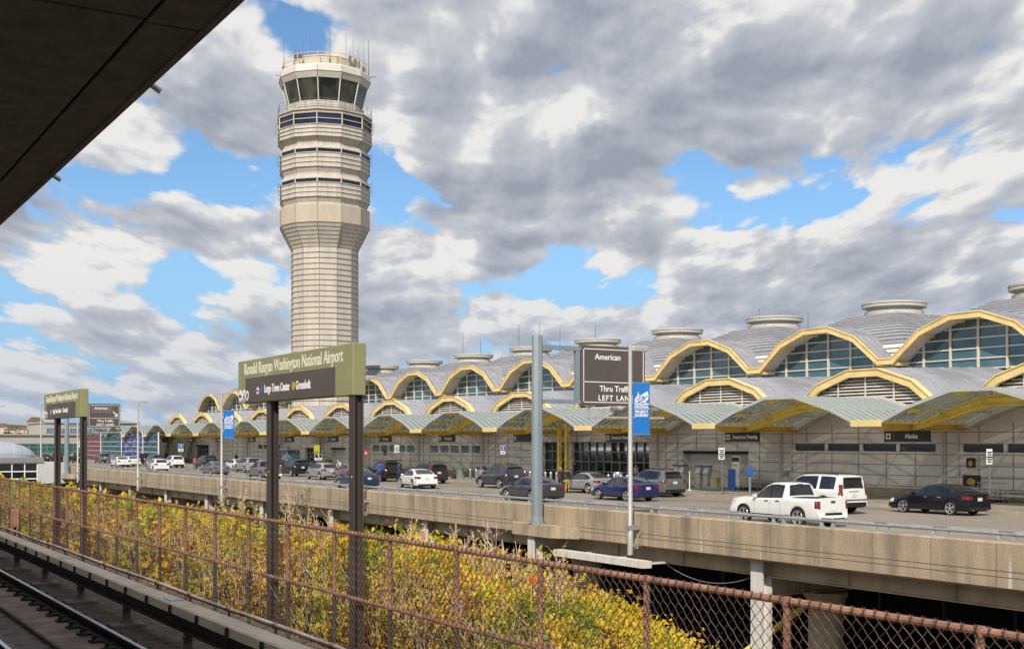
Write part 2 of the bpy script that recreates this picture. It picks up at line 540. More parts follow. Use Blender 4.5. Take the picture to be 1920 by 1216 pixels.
# ---------------------------------------------------------------- camera, sun, sky
cam_d = bpy.data.cameras.new('camera')
cam = bpy.data.objects.new('camera', cam_d)
COL.objects.link(cam)
cam.location = (0, 0, EYE)
cam.rotation_euler = (math.pi / 2, 0, -T)
cam_d.sensor_width = 36
cam_d.lens = 36 * F / 1920
cam_d.shift_y = (828 - 608) / 1920
cam_d.clip_end = 12000
cam_d.clip_start = 0.05
S.camera = cam

SUN_AZ = math.radians(224)      # clockwise from +Y
SUN_EL = math.radians(41)
sl = bpy.data.lights.new('sun', 'SUN')
sl.energy = 4.2
sl.angle = math.radians(0.5)
sl.color = (1.0, 0.93, 0.82)
so = bpy.data.objects.new('sun', sl)
COL.objects.link(so)
tosun = Vector((math.sin(SUN_AZ) * math.cos(SUN_EL), math.cos(SUN_AZ) * math.cos(SUN_EL), math.sin(SUN_EL)))
so.rotation_euler = tosun.to_track_quat('Z', 'Y').to_euler()
so.location = (-30, -30, 60)

w = bpy.data.worlds.new('World')
S.world = w
w.use_nodes = True
nt = w.node_tree
for n in list(nt.nodes):
    nt.nodes.remove(n)
L = nt.links


def mth(op, a, b=None, c=None, clamp=False):
    n = nt.nodes.new('ShaderNodeMath')
    n.operation = op
    n.use_clamp = clamp
    for i, v in enumerate((a, b, c)):
        if v is None:
            continue
        if isinstance(v, (int, float)):
            n.inputs[i].default_value = v
        else:
            L.new(v, n.inputs[i])
    return n.outputs[0]


def sstep(v, a, b, lo=0.0, hi=1.0):
    n = nt.nodes.new('ShaderNodeMapRange')
    n.interpolation_type = 'SMOOTHSTEP'
    n.inputs['From Min'].default_value = a
    n.inputs['From Max'].default_value = b
    n.inputs['To Min'].default_value = lo
    n.inputs['To Max'].default_value = hi
    L.new(v, n.inputs['Value'])
    return n.outputs['Result']


out = nd(nt, 'ShaderNodeOutputWorld')
bg = nd(nt, 'ShaderNodeBackground')
sky = nd(nt, 'ShaderNodeTexSky')
sky.sky_type = 'NISHITA'
sky.sun_disc = False
sky.sun_elevation = SUN_EL
sky.sun_rotation = SUN_AZ
sky.air_density = 1.0
sky.dust_density = 0.6
sky.ozone_density = 2.0
tc = nd(nt, 'ShaderNodeTexCoord')
sep = nd(nt, 'ShaderNodeSeparateXYZ')
L.new(tc.outputs['Generated'], sep.inputs[0])
X, Y, Z = sep.outputs
el = mth('ARCSINE', Z)
az = mth('ARCTAN2', X, Y)
ae = nd(nt, 'ShaderNodeCombineXYZ')
L.new(az, ae.inputs[0])
L.new(el, ae.inputs[1])


def dirae(px, py):
    """azimuth and elevation of a sky feature noted in the photograph"""
    v = Vector((CT, -ST, 0)) * ((px - 960) / F) + Vector((ST, CT, 0)) + Vector((0, 0, 1)) * ((828 - py) / F)
    v.normalize()
    return math.atan2(v.x, v.y), math.asin(v.z)


# broad cloud masses (+) and clearings (-): x, y, half-width, half-height, weight
BLOBS = CLOUD_BLOBS
cover = None
for px, py, hw, hh, wt in BLOBS:
    a0, e0 = dirae(px, py)
    vm = nt.nodes.new('ShaderNodeVectorMath')
    vm.operation = 'MULTIPLY_ADD'
    sx_, sy_ = F / hw, F / hh
    L.new(ae.outputs[0], vm.inputs[0])
    vm.inputs[1].default_value = (sx_, sy_, 0)
    vm.inputs[2].default_value = (-a0 * sx_, -e0 * sy_, 0)
    ln = nt.nodes.new('ShaderNodeVectorMath')
    ln.operation = 'LENGTH'
    L.new(vm.outputs[0], ln.inputs[0])
    g = sstep(ln.outputs['Value'], 0.0, 1.7, 1.0, 0.0)
    cover = mth('MULTIPLY', g, wt) if cover is None else mth('MULTIPLY_ADD', g, wt, cover)


def clouds(dz, dx):
    """cloud-deck density seen from below; dz, dx move the sample point up and sideways"""
    zz = mth('MAXIMUM', mth('ADD', Z, dz), 0.0)
    k = mth('DIVIDE', 2.0, mth('ADD', zz, 0.22))
    u = mth('MULTIPLY', mth('ADD', az, dx - T), k)
    v = mth('MULTIPLY', mth('LOGARITHM', mth('ADD', zz, 0.10), math.e), 2.5)
    cx = nd(nt, 'ShaderNodeCombineXYZ')
    L.new(u, cx.inputs[0])
    L.new(v, cx.inputs[1])
    cx.inputs[2].default_value = SEED
    n = nd(nt, 'ShaderNodeTexNoise')
    n.inputs['Scale'].default_value = 1.15
    n.inputs['Detail'].default_value = 7
    n.inputs['Roughness'].default_value = 0.5
    n.inputs['Lacunarity'].default_value = 2.1
    n.inputs['Distortion'].default_value = 0.2
    L.new(cx.outputs[0], n.inputs['Vector'])
    # cauliflower heads
    ad = nt.nodes.new('ShaderNodeVectorMath')
    ad.operation = 'MULTIPLY_ADD'
    L.new(n.outputs['Color'], ad.inputs[0])
    ad.inputs[1].default_value = (0.55, 0.55, 0)
    L.new(cx.outputs[0], ad.inputs[2])
    vo = nd(nt, 'ShaderNodeTexVoronoi')
    vo.feature = 'F1'
    vo.voronoi_dimensions = '2D'
    vo.inputs['Scale'].default_value = 2.3
    vo.inputs['Detail'].default_value = 3.0
    vo.inputs['Roughness'].default_value = 0.42
    vo.inputs['Lacunarity'].default_value = 2.3
    L.new(ad.outputs[0], vo.inputs['Vector'])
    bil = mth('MULTIPLY_ADD', vo.outputs['Distance'], -BILLOW, BILLOW * 0.45)
    return mth('ADD', n.outputs['Fac'], bil)


D0 = clouds(0.0, 0.0)
D1 = clouds(0.009, -0.007)
D2 = clouds(0.030, -0.010)
off = mth('ADD', cover, 0.145)
dens = mth('ADD', D0, off)
alpha = sstep(dens, 0.385, 0.475)
above = sstep(mth('ADD', D2, off), 0.40, 0.84)
lit = mth('MULTIPLY_ADD', mth('SUBTRACT', D0, D1), 2.3, mth('MULTIPLY_ADD', above, -0.78, 0.95))
ramp = nd(nt, 'ShaderNodeValToRGB')
cr = ramp.color_ramp
cr.elements[0].position = 0.0
cr.elements[0].color = (0.36, 0.395, 0.475, 1)
cr.elements[1].position = 1.0
cr.elements[1].color = (0.93, 0.92, 0.90, 1)
e = cr.elements.new(0.34); e.color = (0.47, 0.505, 0.58, 1)
e = cr.elements.new(0.72); e.color = (0.62, 0.645, 0.70, 1)
L.new(mth('ADD', lit, 0.0, clamp=True), ramp.inputs['Fac'])
# distant cloud sinks into pale air near the horizon
hz = sstep(el, 0.0, 0.16, 0.55, 0.0)
mxh = nd(nt, 'ShaderNodeMixRGB')
L.new(hz, mxh.inputs['Fac'])
L.new(ramp.outputs['Color'], mxh.inputs['Color1'])
mxh.inputs['Color2'].default_value = (0.50, 0.58, 0.70, 1)
skm = nd(nt, 'ShaderNodeMixRGB', blend_type='MULTIPLY')
skm.inputs['Fac'].default_value = 1
skh = nd(nt, 'ShaderNodeMixRGB')
L.new(sstep(el, -0.02, 0.22, 1.0, 0.0), skh.inputs['Fac'])
L.new(sky.outputs[0], skh.inputs['Color1'])
skh.inputs['Color2'].default_value = (2.9, 4.2, 5.6, 1)
L.new(skh.outputs[0], skm.inputs['Color1'])
skm.inputs['Color2'].default_value = (0.74, 0.93, 1.08, 1)
SKY_K = 0.12
cl = nd(nt, 'ShaderNodeMixRGB', blend_type='MULTIPLY')
cl.inputs['Fac'].default_value = 1
L.new(mxh.outputs['Color'], cl.inputs['Color1'])
cl.inputs['Color2'].default_value = (0.84 / SKY_K, 0.84 / SKY_K, 0.84 / SKY_K, 1)
mixs = nd(nt, 'ShaderNodeMixRGB')
L.new(alpha, mixs.inputs['Fac'])
L.new(skm.outputs[0], mixs.inputs['Color1'])
L.new(cl.outputs[0], mixs.inputs['Color2'])
L.new(mixs.outputs[0], bg.inputs['Color'])
bg.inputs['Strength'].default_value = SKY_K
L.new(bg.outputs[0], out.inputs['Surface'])

S.view_settings.view_transform = 'Standard'
S.view_settings.look = 'None'
S.view_settings.exposure = 0.1
S.view_settings.gamma = 1.0

# ---------------------------------------------------------------- ground and hills
g = MB()
g.poly([(-4000, -4000, 0), (6000, -4000, 0), (6000, 9000, 0), (-4000, 9000, 0)])
tag(g.build('ground', M['ground']), kind='structure')
g = MB()
g.box(15, 48, -40, 320, 0.0, 0.03)
tag(g.build('lower_road', M['asphalt']), kind='structure')

hl = MB()
rows = []
for j in range(0, 15):
    rows.append([])
    for i in range(0, 91):
        x = -1100 + i * 24
        y = 1250 + j * 60
        env = math.sin(math.pi * j / 14) ** 0.8
        h = env * (22 + 9 * math.sin(x * 0.009 + 1) + 6 * math.sin(x * 0.023 + j) + 5 * math.sin(x * 0.061 + 2 * j) + R.uniform(0, 4))
        h *= 0.45 + 0.75 * max(0.0, min(1.0, (-x + 430) / 190.0))
        rows[-1].append((x, y, max(-1, h)))
hl.loft(rows, False, False, closed=False, smooth=True)
tag(hl.build('hills', M['hill']), kind='structure')


def far_house(px, yb, Y, wd, ht, label):
    k = (px - 960) / F
    d = Vector((ST, CT, 0)) + Vector((CT, -ST, 0)) * k
    d *= Y / d.y
    z = EYE + (828 - yb) / F * (Vector((d.x, d.y, 0)).dot(Vector((ST, CT, 0))))
    r = thing('hillside_house', label, 'house', (d.x, Y, z), R.uniform(-0.5, 0.1), 'pale houses on the far hillside')
    b = MB(); b.box(-wd / 2, wd / 2, -5, 5, -8, ht); b.build('wall', M['house'], r)
    b = MB()
    b.prism([(-wd / 2 - .4, ht + .02), (wd / 2 + .4, ht + .02), (wd * .22, ht + ht * .55), (-wd * .22, ht + ht * .55)], 1, -5.4, 5.4)
    b.build('roof', M['houseroof'], r)
    b = MB()
    n = max(2, int(wd / 5))
    for i in range(n):
        x = -wd / 2 + (i + .5) * wd / n
        for z0 in (ht * .2, ht * .6):
            b.box(x - .8, x + .8, -5.06, -5.02, z0, z0 + ht * .2)
    b.build('window', M['glassdark'], r)


far_house(66, 806, 1240, 15, 8, 'largest pale house high on the wooded far hill, above the glass footbridge')
far_house(22, 816, 1230, 12, 5, 'low cream house at the far left end of the hillside row')
far_house(42, 815, 1225, 9, 5, 'small tan house in the hillside row, below the large pale one')
far_house(78, 815, 1225, 26, 8, 'tan house on the far hill right of the large pale one')
far_house(100, 813, 1235, 8, 5, 'small house furthest right on the far hillside')
far_house(7, 813, 1235, 10, 6, 'cream house cut by the left edge of the view')


# far trees on the hillside skyline: individual crowns, each a cloud of leaf clumps
def leaf_cloud(mb, c, rx, ry, rz, n, size, mats, rnd, hollow=0.35):
    for _ in range(n):
        while True:
            p = Vector((rnd.uniform(-1, 1), rnd.uniform(-1, 1), rnd.uniform(-1, 1)))
            if hollow < p.length < 1:
                break
        p = Vector((c[0] + p.x * rx, c[1] + p.y * ry, c[2] + p.z * rz))
        a = Vector((rnd.gauss(0, 1), rnd.gauss(0, 1), rnd.gauss(0, 1))).normalized()
        b = a.cross(Vector((rnd.gauss(0, 1), rnd.gauss(0, 1), rnd.gauss(0, 1)))).normalized()
        s = size * rnd.uniform(.6, 1.3)
        mb.poly([p - a * s, p + b * s * .55, p + a * s, p - b * s * .55], rnd.choice(mats))


for i, (px, Y, ht, lab) in enumerate([
        (14, 1180, 15, 'dark round tree on the hillside at the left edge'), (36, 1185, 13, 'low bushy tree between cream and tan hillside houses'),
        (54, 1170, 14, 'reddish tree just left of the large hillside house'), (88, 1175, 15, 'dark tree right of the large hillside house'),
        (112, 1190, 13, 'rusty autumn tree above the far grey building'), (132, 1190, 14, 'tree furthest right on the hill beside the brown sign')]):
    k = (px - 960) / F
    d = Vector((ST, CT, 0)) + Vector((CT, -ST, 0)) * k
    d *= Y / d.y
    r = thing('hillside_tree', lab, 'tree', (d.x, Y, 4), 0, 'trees on the far hillside')
    b = MB(); b.tube((0, 0, -4), (0, 0, ht * .6), .5, 6, .25); b.build('trunk', M['twigdark'], r)
    b = MB()
    for q in range(5):
        leaf_cloud(b, (R.uniform(-5, 5), R.uniform(-4, 4), ht * R.uniform(.45, .75)), 5, 5, 4, 130, 1.5, [0, 1, 2], R)
    b.build('crown', [M['hill'], M['leafo'] if i in (2, 4) else M['leafg'], M['hill']], r)

# ---------------------------------------------------------------- control tower
TA, TY = 66.0, 157.7
TB = EYE - 3.3
tw = thing('control_tower', 'tall twelve sided cream control tower with outward leaning cab windows', 'control tower', (TA, TY, TB))
A0 = math.radians(-91.8)


def th(h):
    return h + EYE - TB


def ringpts(r, h, n=12, a0=A0):
    return [(r * math.cos(a0 + 2 * math.pi * k / n), r * math.sin(a0 + 2 * math.pi * k / n), th(h)) for k in range(n)]


def facets(mb, prof, m=0, joints=True, c0=False, c1=False):
    mb.loft([ringpts(r, h) for r, h in prof], c0, c1, m)


sh = MB()
prof = []
h = -3.3
while h < 26.0:
    prof += [(4.60, h), (4.63, h + .02), (4.60, h + .06), (4.56, h + .70)]
    h += 0.74
facets(sh, prof, c0=True)
# flare of six sloping courses
n = 6
prev = None
for i in range(n):
    t0, t1 = i / n, (i + 1) / n
    r0 = 4.58 + (6.17 - 4.58) * t0 ** 1.05
    r1 = 4.58 + (6.17 - 4.58) * t1 ** 1.05
    h0, h1 = h + (29.35 - h) * t0, h + (29.35 - h) * t1
    facets(sh, [(r0, h0), (r0 + .05, h0 + .02), (r1 - .02, h1 - .02), (r1, h1)])
sh.build('shaft', M['tower'], tw)
jt = MB()
for k in range(12):
    a = A0 + 2 * math.pi * k / 12
    c, s = math.cos(a), math.sin(a)
    jt.tube((c * 4.60, s * 4.60, 0), (c * 4.60, s * 4.60, th(26.2)), .045, 4, smooth=False)
    jt.tube((c * 4.60, s * 4.60, th(26.2)), (c * 6.2, s * 6.2, th(29.35)), .05, 4, smooth=False)
    jt.tube((c * 6.2, s * 6.2, th(29.35)), (c * 6.2, s * 6.2, th(31.8)), .05, 4, smooth=False)
hh = -3.3
while hh < 26.0:
    pts = ringpts(4.645, hh)
    jt.path(pts + [pts[0]], .035, 4, smooth=False, cap=False)
    hh += 0.74
for i in range(7):
    t = i / 6
    pts = ringpts(4.60 + 1.61 * t ** 1.05, 26.3 + (29.35 - 26.3) * t)
    jt.path(pts + [pts[0]], .035, 4, smooth=False, cap=False)
jt.build('panel_joint', M['towerjoint'], tw)
bd = MB()
facets(bd, [(6.17, 29.35), (6.2, 29.4), (6.2, 31.7), (6.1, 31.8), (5.85, 31.82)])
bd.build('smooth_band', M['tower2'], tw)


def storey(hb, top=False):
    b = MB()
    hw = 2.85 if not top else 2.55
    pr = [(5.82, hb), (5.82, hb + .35), (5.86, hb + .36), (6.12 if not top else 6.32, hb + .95)]
    R1 = 6.18 if not top else 6.45
    z = hb + .97
    for i in range(3):
        e_ = (hw - .97) / 3
        pr += [(R1 + .10, z), (R1 + .06, z + .05), (R1, z + .12), (R1 - .03, z + e_)]
        z += e_
    facets(b, pr)
    b.build('storey_cladding', M['tower'], tw)
    wz0, wz1 = hb + hw, hb + hw + (.55 if not top else 1.5)
    gl = MB()
    facets(gl, [(R1 - .10, wz0), (R1 - .10, wz1)])
    go = gl.build('window_band', M['stripglass'], tw)
    mu = MB()
    for k in range(12):
        a = A0 + 2 * math.pi * k / 12
        mu.tube(((R1 + .02) * math.cos(a), (R1 + .02) * math.sin(a), th(wz0)), ((R1 + .02) * math.cos(a), (R1 + .02) * math.sin(a), th(wz1)), .11, 4, smooth=False)
    for z in ([wz0, wz1] if not top else [wz0, (wz0 + wz1) / 2, wz1]):
        facets(mu, [(R1 - .05, z - .05), (R1 + .07, z - .05), (R1 + .07, z + .05), (R1 - .05, z + .05)])
    mu.build('mullion', M['tower'], go)
    l = MB()
    if not top:
        facets(l, [(R1 + .09, wz1 + .02), (R1 + .07, wz1 + .08), (5.88, hb + 4.0), (5.82, hb + 4.02)])
    else:
        facets(l, [(R1 + .12, wz1 + .02), (R1 + .10, wz1 + .15), (6.3, 44.0), (6.3, 44.25)])
    l.build('ledge', M['tower'], tw)
    jn = MB()
    for k in range(12):
        a = A0 + 2 * math.pi * k / 12
        c, s = math.cos(a), math.sin(a)
        jn.path([(c * r, s * r, th(z)) for r, z in [(5.84, hb), (5.84, hb + .36), (R1 - .02, hb + .95), (R1 + .02, hb + 1.0), (R1 + .02, wz0)]], .045, 4, smooth=False)
    jn.build('panel_joint', M['towerjoint'], tw)


storey(31.8)
storey(35.8)
storey(39.8, True)
dk = MB()
facets(dk, [(5.0, 44.25), (6.55, 44.25), (6.6, 44.3), (6.6, 44.5), (5.0, 44.52)], c1=True)
dk.build('walkway_deck', M['tower'], tw)


def railing(name, rad, h0, h1, m, rails, rp=.03, posts=24):
    b = MB()
    for k in range(posts):
        a = A0 + 2 * math.pi * k / posts
        rr = rad * (1 if k % 2 == 0 or posts == 12 else math.cos(math.pi / 12))
        b.tube((rr * math.cos(a), rr * math.sin(a), th(h0)), (rr * math.cos(a), rr * math.sin(a), th(h1)), rp, 5)
    for i in range(rails):
        pts = ringpts(rad, h0 + (h1 - h0) * (i + 1) / rails)
        b.path(pts + [pts[0]], rp * .8, 5, cap=False)
    b.build(name, m, tw)


railing('walkway_railing', 6.5, 44.5, 45.75, M['antenna'], 3, .028)
dr = MB()
facets(dr, [(5.25, 44.5), (5.25, 45.0), (5.35, 45.02), (5.35, 45.75), (5.2, 45.85)], c1=True)
dr.build('cab_base', M['tower'], tw)
dj = MB()
for k in range(36):
    a = A0 + 2 * math.pi * k / 36
    rr = 5.37 * math.cos(math.pi / 12) / math.cos((k % 3) * math.pi / 18 - math.pi / 12) if k % 3 else 5.37
    dj.tube((rr * math.cos(a), rr * math.sin(a), th(45.02)), (rr * math.cos(a), rr * math.sin(a), th(45.75)), .025, 4)
dj.build('panel_joint', M['towerjoint'], tw)
# cab: twelve outward leaning panes, posts between
for k in range(12):
    a, a2 = A0 + 2 * math.pi * k / 12, A0 + 2 * math.pi * (k + 1) / 12
    q = MB()
    q.poly([(5.08 * math.cos(a), 5.08 * math.sin(a), th(45.85)), (5.08 * math.cos(a2), 5.08 * math.sin(a2), th(45.85)),
            (5.82 * math.cos(a2), 5.82 * math.sin(a2), th(48.7)), (5.82 * math.cos(a), 5.82 * math.sin(a), th(48.7))])
    q.build('cab_window', M['cabglass'], tw)
    q = MB()
    q.tube((5.12 * math.cos(a), 5.12 * math.sin(a), th(45.8)), (5.86 * math.cos(a), 5.86 * math.sin(a), th(48.72)), .1, 4, smooth=False)
    q.build('cab_post', M['towerwhite'], tw)
fa = MB()
facets(fa, [(5.7, 48.68), (5.95, 48.7), (6.32, 49.45), (6.34, 49.5), (6.22, 50.3), (6.05, 50.55), (5.6, 50.6)], c1=True)
fa.build('cab_roof_fascia', M['towerwhite'], tw)
fj = MB()
for k in range(12):
    a = A0 + 2 * math.pi * k / 12
    fj.path([(r * math.cos(a), r * math.sin(a), th(z)) for r, z in [(5.97, 48.7), (6.34, 49.46), (6.24, 50.3)]], .035, 4, smooth=False)
pts = ringpts(6.355, 49.48)
fj.path(pts + [pts[0]], .03, 4, smooth=False, cap=False)
fj.build('panel_joint', M['towerjoint'], tw)
pd = MB()
facets(pd, [(4.3, 50.6), (4.3, 51.95), (4.1, 52.1)], c1=True)
pd.build('roof_penthouse', M['lantern'], tw)
railing('roof_railing', 5.75, 50.55, 52.1, M['yellow'], 2, .055, 12)
rr_ = MB()
for k in range(12):
    a = A0 + 2 * math.pi * k / 12
    c, s = math.cos(a), math.sin(a)
    rr_.tube((4.2 * c, 4.2 * s, th(52.1)), (5.75 * c, 5.75 * s, th(51.7)), .05, 5)
pts = ringpts(4.32, 52.1)
rr_.path(pts + [pts[0]], .08, 6, cap=False)
rr_.build('roof_ring', M['yellow'], tw)
# whip aerials and small equipment round the cab roof
for sx_, dp, h0, h1, r_ in [(-5.75, 0.5, 50.9, 56.0, .035), (-3.5, 3.2, 51.9, 57.0, .03), (-3.4, 2.6, 51.9, 56.4, .03), (-2.1, 3.8, 52, 57.2, .022),
                             (-1.5, -3, 52, 55.8, .03), (1.3, -4, 51.2, 55.9, .045), (2.6, 2.5, 52, 57.3, .03), (3.7, 1.5, 52, 56.7, .022),
                             (4.5, 1.0, 51.5, 54.8, .03), (5.1, 2.2, 51.3, 56.4, .022), (6.0, 0.4, 50.6, 55.7, .045)]:
    a = Vector((CT, -ST, 0)) * sx_ + Vector((ST, CT, 0)) * dp
    q = MB()
    q.tube((a.x, a.y, th(h0)), (a.x, a.y, th(h1)), r_ * 1.25, 5, r_ * .7)
    q.tube((a.x, a.y, th(h0)), (a.x, a.y, th(h0 + .5)), r_ * 2.4, 6)
    q.build('aerial', M['antenna'], tw)
eq = MB()
for sx_, dp, h0, hgt, wd in [(-3.3, -4.1, 51.5, .7, .35), (-2.7, -4.4, 51.6, .5, .5), (4.0, -3.9, 51.2, .8, .3), (4.6, -3.2, 50.9, .9, .35), (5.0, -2.7, 50.7, 1.0, .3),
                             (-5.4, -1.4, 50.7, .7, .4), (5.5, -1.0, 50.6, .8, .3)]:
    a = Vector((CT, -ST, 0)) * sx_ + Vector((ST, CT, 0)) * dp
    eq.box(a.x - wd / 2, a.x + wd / 2, a.y - wd / 2, a.y + wd / 2, th(h0), th(h0 + hgt))
    eq.tube((a.x, a.y, th(h0 + hgt)), (a.x, a.y, th(h0 + hgt + .6)), .04, 5)
a = Vector((CT, -ST, 0))
eq.tube(a * 5.8 + Vector((0, 0, th(50.35))), a * 7.1 + Vector((0, 0, th(50.4))), .06, 5)
eq.tube(a * -5.8 + Vector((0, 0, th(50.5))), a * -6.8 + Vector((0, 0, th(50.65))), .05, 5)
eq.build('roof_equipment', M['antenna'], tw)
br = MB()
for hb, R1 in ((34.0, 6.2), (38.0, 6.2), (42.3, 6.45)):
    for sgn in (-1, 1):
        d = Vector((CT, -ST, 0)) * sgn
        for j in range(3):
            z = th(hb + .1 + j * .55)
            br.path([d * (R1 - .1) + Vector((0, 0, z)), d * (R1 + .32) + Vector((0, 0, z)), d * (R1 + .32) + Vector((0, 0, z + .42)), d * (R1 - .1) + Vector((0, 0, z + .3))], .035, 4)
br.build('side_bracket', M['antenna'], tw)

# ---------------------------------------------------------------- terminal
TO = Vector((60.0, V0, EYE - 3.35))
term = thing('airport_terminal', 'long terminal with rows of cream yellow arched gables, grey domed roofs and glass kerbside canopy', 'terminal', tuple(TO))
K0, K1U, K1M, K1C = -2, 13, 12, 13
UP = [(-6.86, 5.97), (-6.26, 5.97), (-3.93, 7.79), (-1.27, 8.70), (1.27, 8.70), (3.93, 7.79), (6.26, 5.97), (6.86, 5.97)]
MI = [(-6.86, 1.75), (-6.25, 1.85), (-5.6, 2.45), (-3.9, 3.72), (-1.25, 4.55), (1.25, 4.55), (3.9, 3.72), (5.6, 2.45), (6.25, 1.85), (6.86, 1.75)]
CA = [(-6.86, 1.15), (-5.83, 1.15), (-4.1, 1.87), (-1.25, 2.68), (1.25, 2.68), (4.1, 1.87), (5.83, 1.15), (6.86, 1.15)]


def prof_at(p, y):
    for (a, b), (c, d) in zip(p, p[1:]):
        if a <= y <= c:
            return b + (d - b) * (y - a) / (c - a) if c > a else b
    return p[0][1] if y < p[0][0] else p[-1][1]


def offs(p, t):
    """polyline moved down its own normal by t"""
    r = []
    for i, (y, z) in enumerate(p):
        n = Vector((0, 0))
        for j in (i - 1, i):
            if 0 <= j < len(p) - 1:
                d = Vector((p[j + 1][0] - p[j][0], p[j + 1][1] - p[j][1])).normalized()
                n += Vector((-d.y, d.x))
        n.normalize()
        c = 1.0
        if 0 < i < len(p) - 1:
            d = Vector((p[i + 1][0] - p[i][0], p[i + 1][1] - p[i][1])).normalized()
            c = max(.5, n.dot(Vector((-d.y, d.x))))
        q = Vector((y, z)) - n * (t / c)
        if i in (0, len(p) - 1):
            q.x = y
        r.append((q.x, q.y))
    return r


def bayed(p):
    """profile in bay coordinates: y from this bay's valley, z above the terminal's base"""
    return [(y + PITCH / 2, z + 3.35) for y, z in p]


AX = lambda a: a - TO.x        # metres out -> terminal's own x
parts = {}
u0, u1 = bayed(UP), bayed(offs(UP, .37))
b = MB()
b.strip(u0, u1, 0, AX(68.9), AX(69.12))
b.strip([(y, z + .06) for y, z in u0], [(y, z - .02) for y, z in u0], 0, AX(68.84), AX(69.3))
b.strip([(y, z + .05) for y, z in u1], [(y, z - .02) for y, z in u1], 0, AX(68.86), AX(69.2))
for y, z in (u0[2], u0[3], u0[4], u0[5]):
    b.box(AX(68.885), AX(68.9), y - .025, y + .025, z - .36, z)
parts['upper_gable_band'] = (b, [M['yellow']], 'U')
b = MB()
s0 = bayed(offs(UP, .24)); s1 = bayed(offs(UP, .33))
b.strip(s0, s1, 0, AX(69.12), AX(70.55))
parts['eave_soffit'] = (b, [M['soffit']], 'U')
b = MB()
for (y, z), dy in [(u1[2], -.0), (u1[3], 0), (u1[4], 0), (u1[5], 0)]:
    b.box(AX(69.1), AX(70.3), y - .16, y + .16, z - .12, z + .16)
b.box(AX(69.1), AX(70.3), u1[1][0] - .3, u1[1][0] + .3, u1[1][1] - .12, u1[1][1] + .12)
b.box(AX(69.1), AX(70.3), u1[-2][0] - .3, u1[-2][0] + .3, u1[-2][1] - .12, u1[-2][1] + .12)
parts['eave_bracket'] = (b, [M['yellow']], 'U')
b = MB()
GB = 4.98 + 3.35
for (y0, z0), (y1, z1) in zip(s1, s1[1:]):
    if y1 - y0 > 1e-3:
        b.poly([(AX(70.4), y0, GB), (AX(70.4), y1, GB), (AX(70.4), y1, z1 + .05), (AX(70.4), y0, z0 + .05)])
parts['arched_window'] = (b, [M['glass']], 'U')
b = MB()
nm = 6
for i in range(nm + 1):
    y = i * PITCH / nm
    zt = prof_at(s1, y)
    b.box(AX(70.26), AX(70.39), y - .075, y + .075, GB - .1, zt)
z = GB
while z < 12.3:
    ys = [y for y in [k * .05 for k in range(int(PITCH / .05) + 1)] if prof_at(s1, y) > z + .04]
    if ys:
        runs = [[ys[0], ys[0]]]
        for y in ys[1:]:
            if y - runs[-1][1] > .08:
                runs.append([y, y])
            runs[-1][1] = y
        for a_, c_ in runs:
            if c_ - a_ > .2:
                b.box(AX(70.3), AX(70.392), a_, c_, z - .045, z + .045)
    z += .70
parts['>arched_window>glazing_bars'] = (b, [M['mullion']], 'U')
# vault behind each gable
b = MB()
vt = bayed([(y, z + .06) for y, z in UP])
for (y0, z0), (y1, z1) in zip(vt, vt[1:]):
    b.poly([(AX(69.0), y0, z0), (AX(78.5), y0, z0), (AX(78.5), y1, z1), (AX(69.0), y1, z1)], 0)
    n = 2
    for i in range(1, 12):
        x = AX(69.0 + i * .8)
        d = Vector((y1 - y0, z1 - z0)).normalized()
        b.add([(x - .02, y0, z0 + .003), (x + .02, y0, z0 + .003), (x + .02, y1, z1 + .003), (x - .02, y1, z1 + .003),
               (x - .02, y0, z0 + .05), (x + .02, y0, z0 + .05), (x + .02, y1, z1 + .05), (x - .02, y1, z1 + .05)],
              [(4, 5, 6, 7), (0, 1, 5, 4), (1, 2, 6, 5), (2, 3, 7, 6), (3, 0, 4, 7)], 0)
parts['vault_roof'] = (b, [M['roof']], 'U')
# lapped square dome with hips, and its lantern
b = MB()
DP = [(6.96, 5.85), (6.94, 6.2), (6.91, 6.55), (6.87, 6.9), (6.62, 7.25), (6.35, 7.58), (6.05, 7.9), (5.75, 8.18), (5.42, 8.45), (5.08, 8.7), (4.72, 8.93), (4.35, 9.14), (3.97, 9.34), (3.58, 9.54),
      (3.2, 9.73), (2.85, 9.92), (2.65, 10.1)]


def sq(r, z):
    cx, cy = AX(77.7), PITCH / 2
    q = r * (1.0 if r > 4 else 1.0)
    return [(cx - q, cy - q, z), (cx + q, cy - q, z), (cx + q, cy + q, z), (cx - q, cy + q, z)]


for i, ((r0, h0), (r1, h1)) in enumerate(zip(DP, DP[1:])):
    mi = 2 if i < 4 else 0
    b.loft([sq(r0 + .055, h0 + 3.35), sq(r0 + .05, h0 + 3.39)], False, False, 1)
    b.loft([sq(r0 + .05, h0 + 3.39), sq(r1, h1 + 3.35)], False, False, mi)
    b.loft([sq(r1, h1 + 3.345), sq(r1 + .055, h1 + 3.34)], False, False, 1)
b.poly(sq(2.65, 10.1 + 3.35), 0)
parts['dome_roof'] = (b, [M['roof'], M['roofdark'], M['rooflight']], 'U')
b = MB()
b.lathe([(2.3, 9.6), (2.3, 10.45), (2.05, 10.5), (2.05, 10.72), (2.46, 10.74), (2.53, 10.78), (2.53, 10.94), (2.46, 10.96), (2.46, 11.0), (2.56, 11.02), (2.56, 11.16), (2.3, 11.2)],
        40, (AX(77.7), PITCH / 2, 3.35))
parts['>dome_roof>lantern'] = (b, [M['lantern']], 'U')
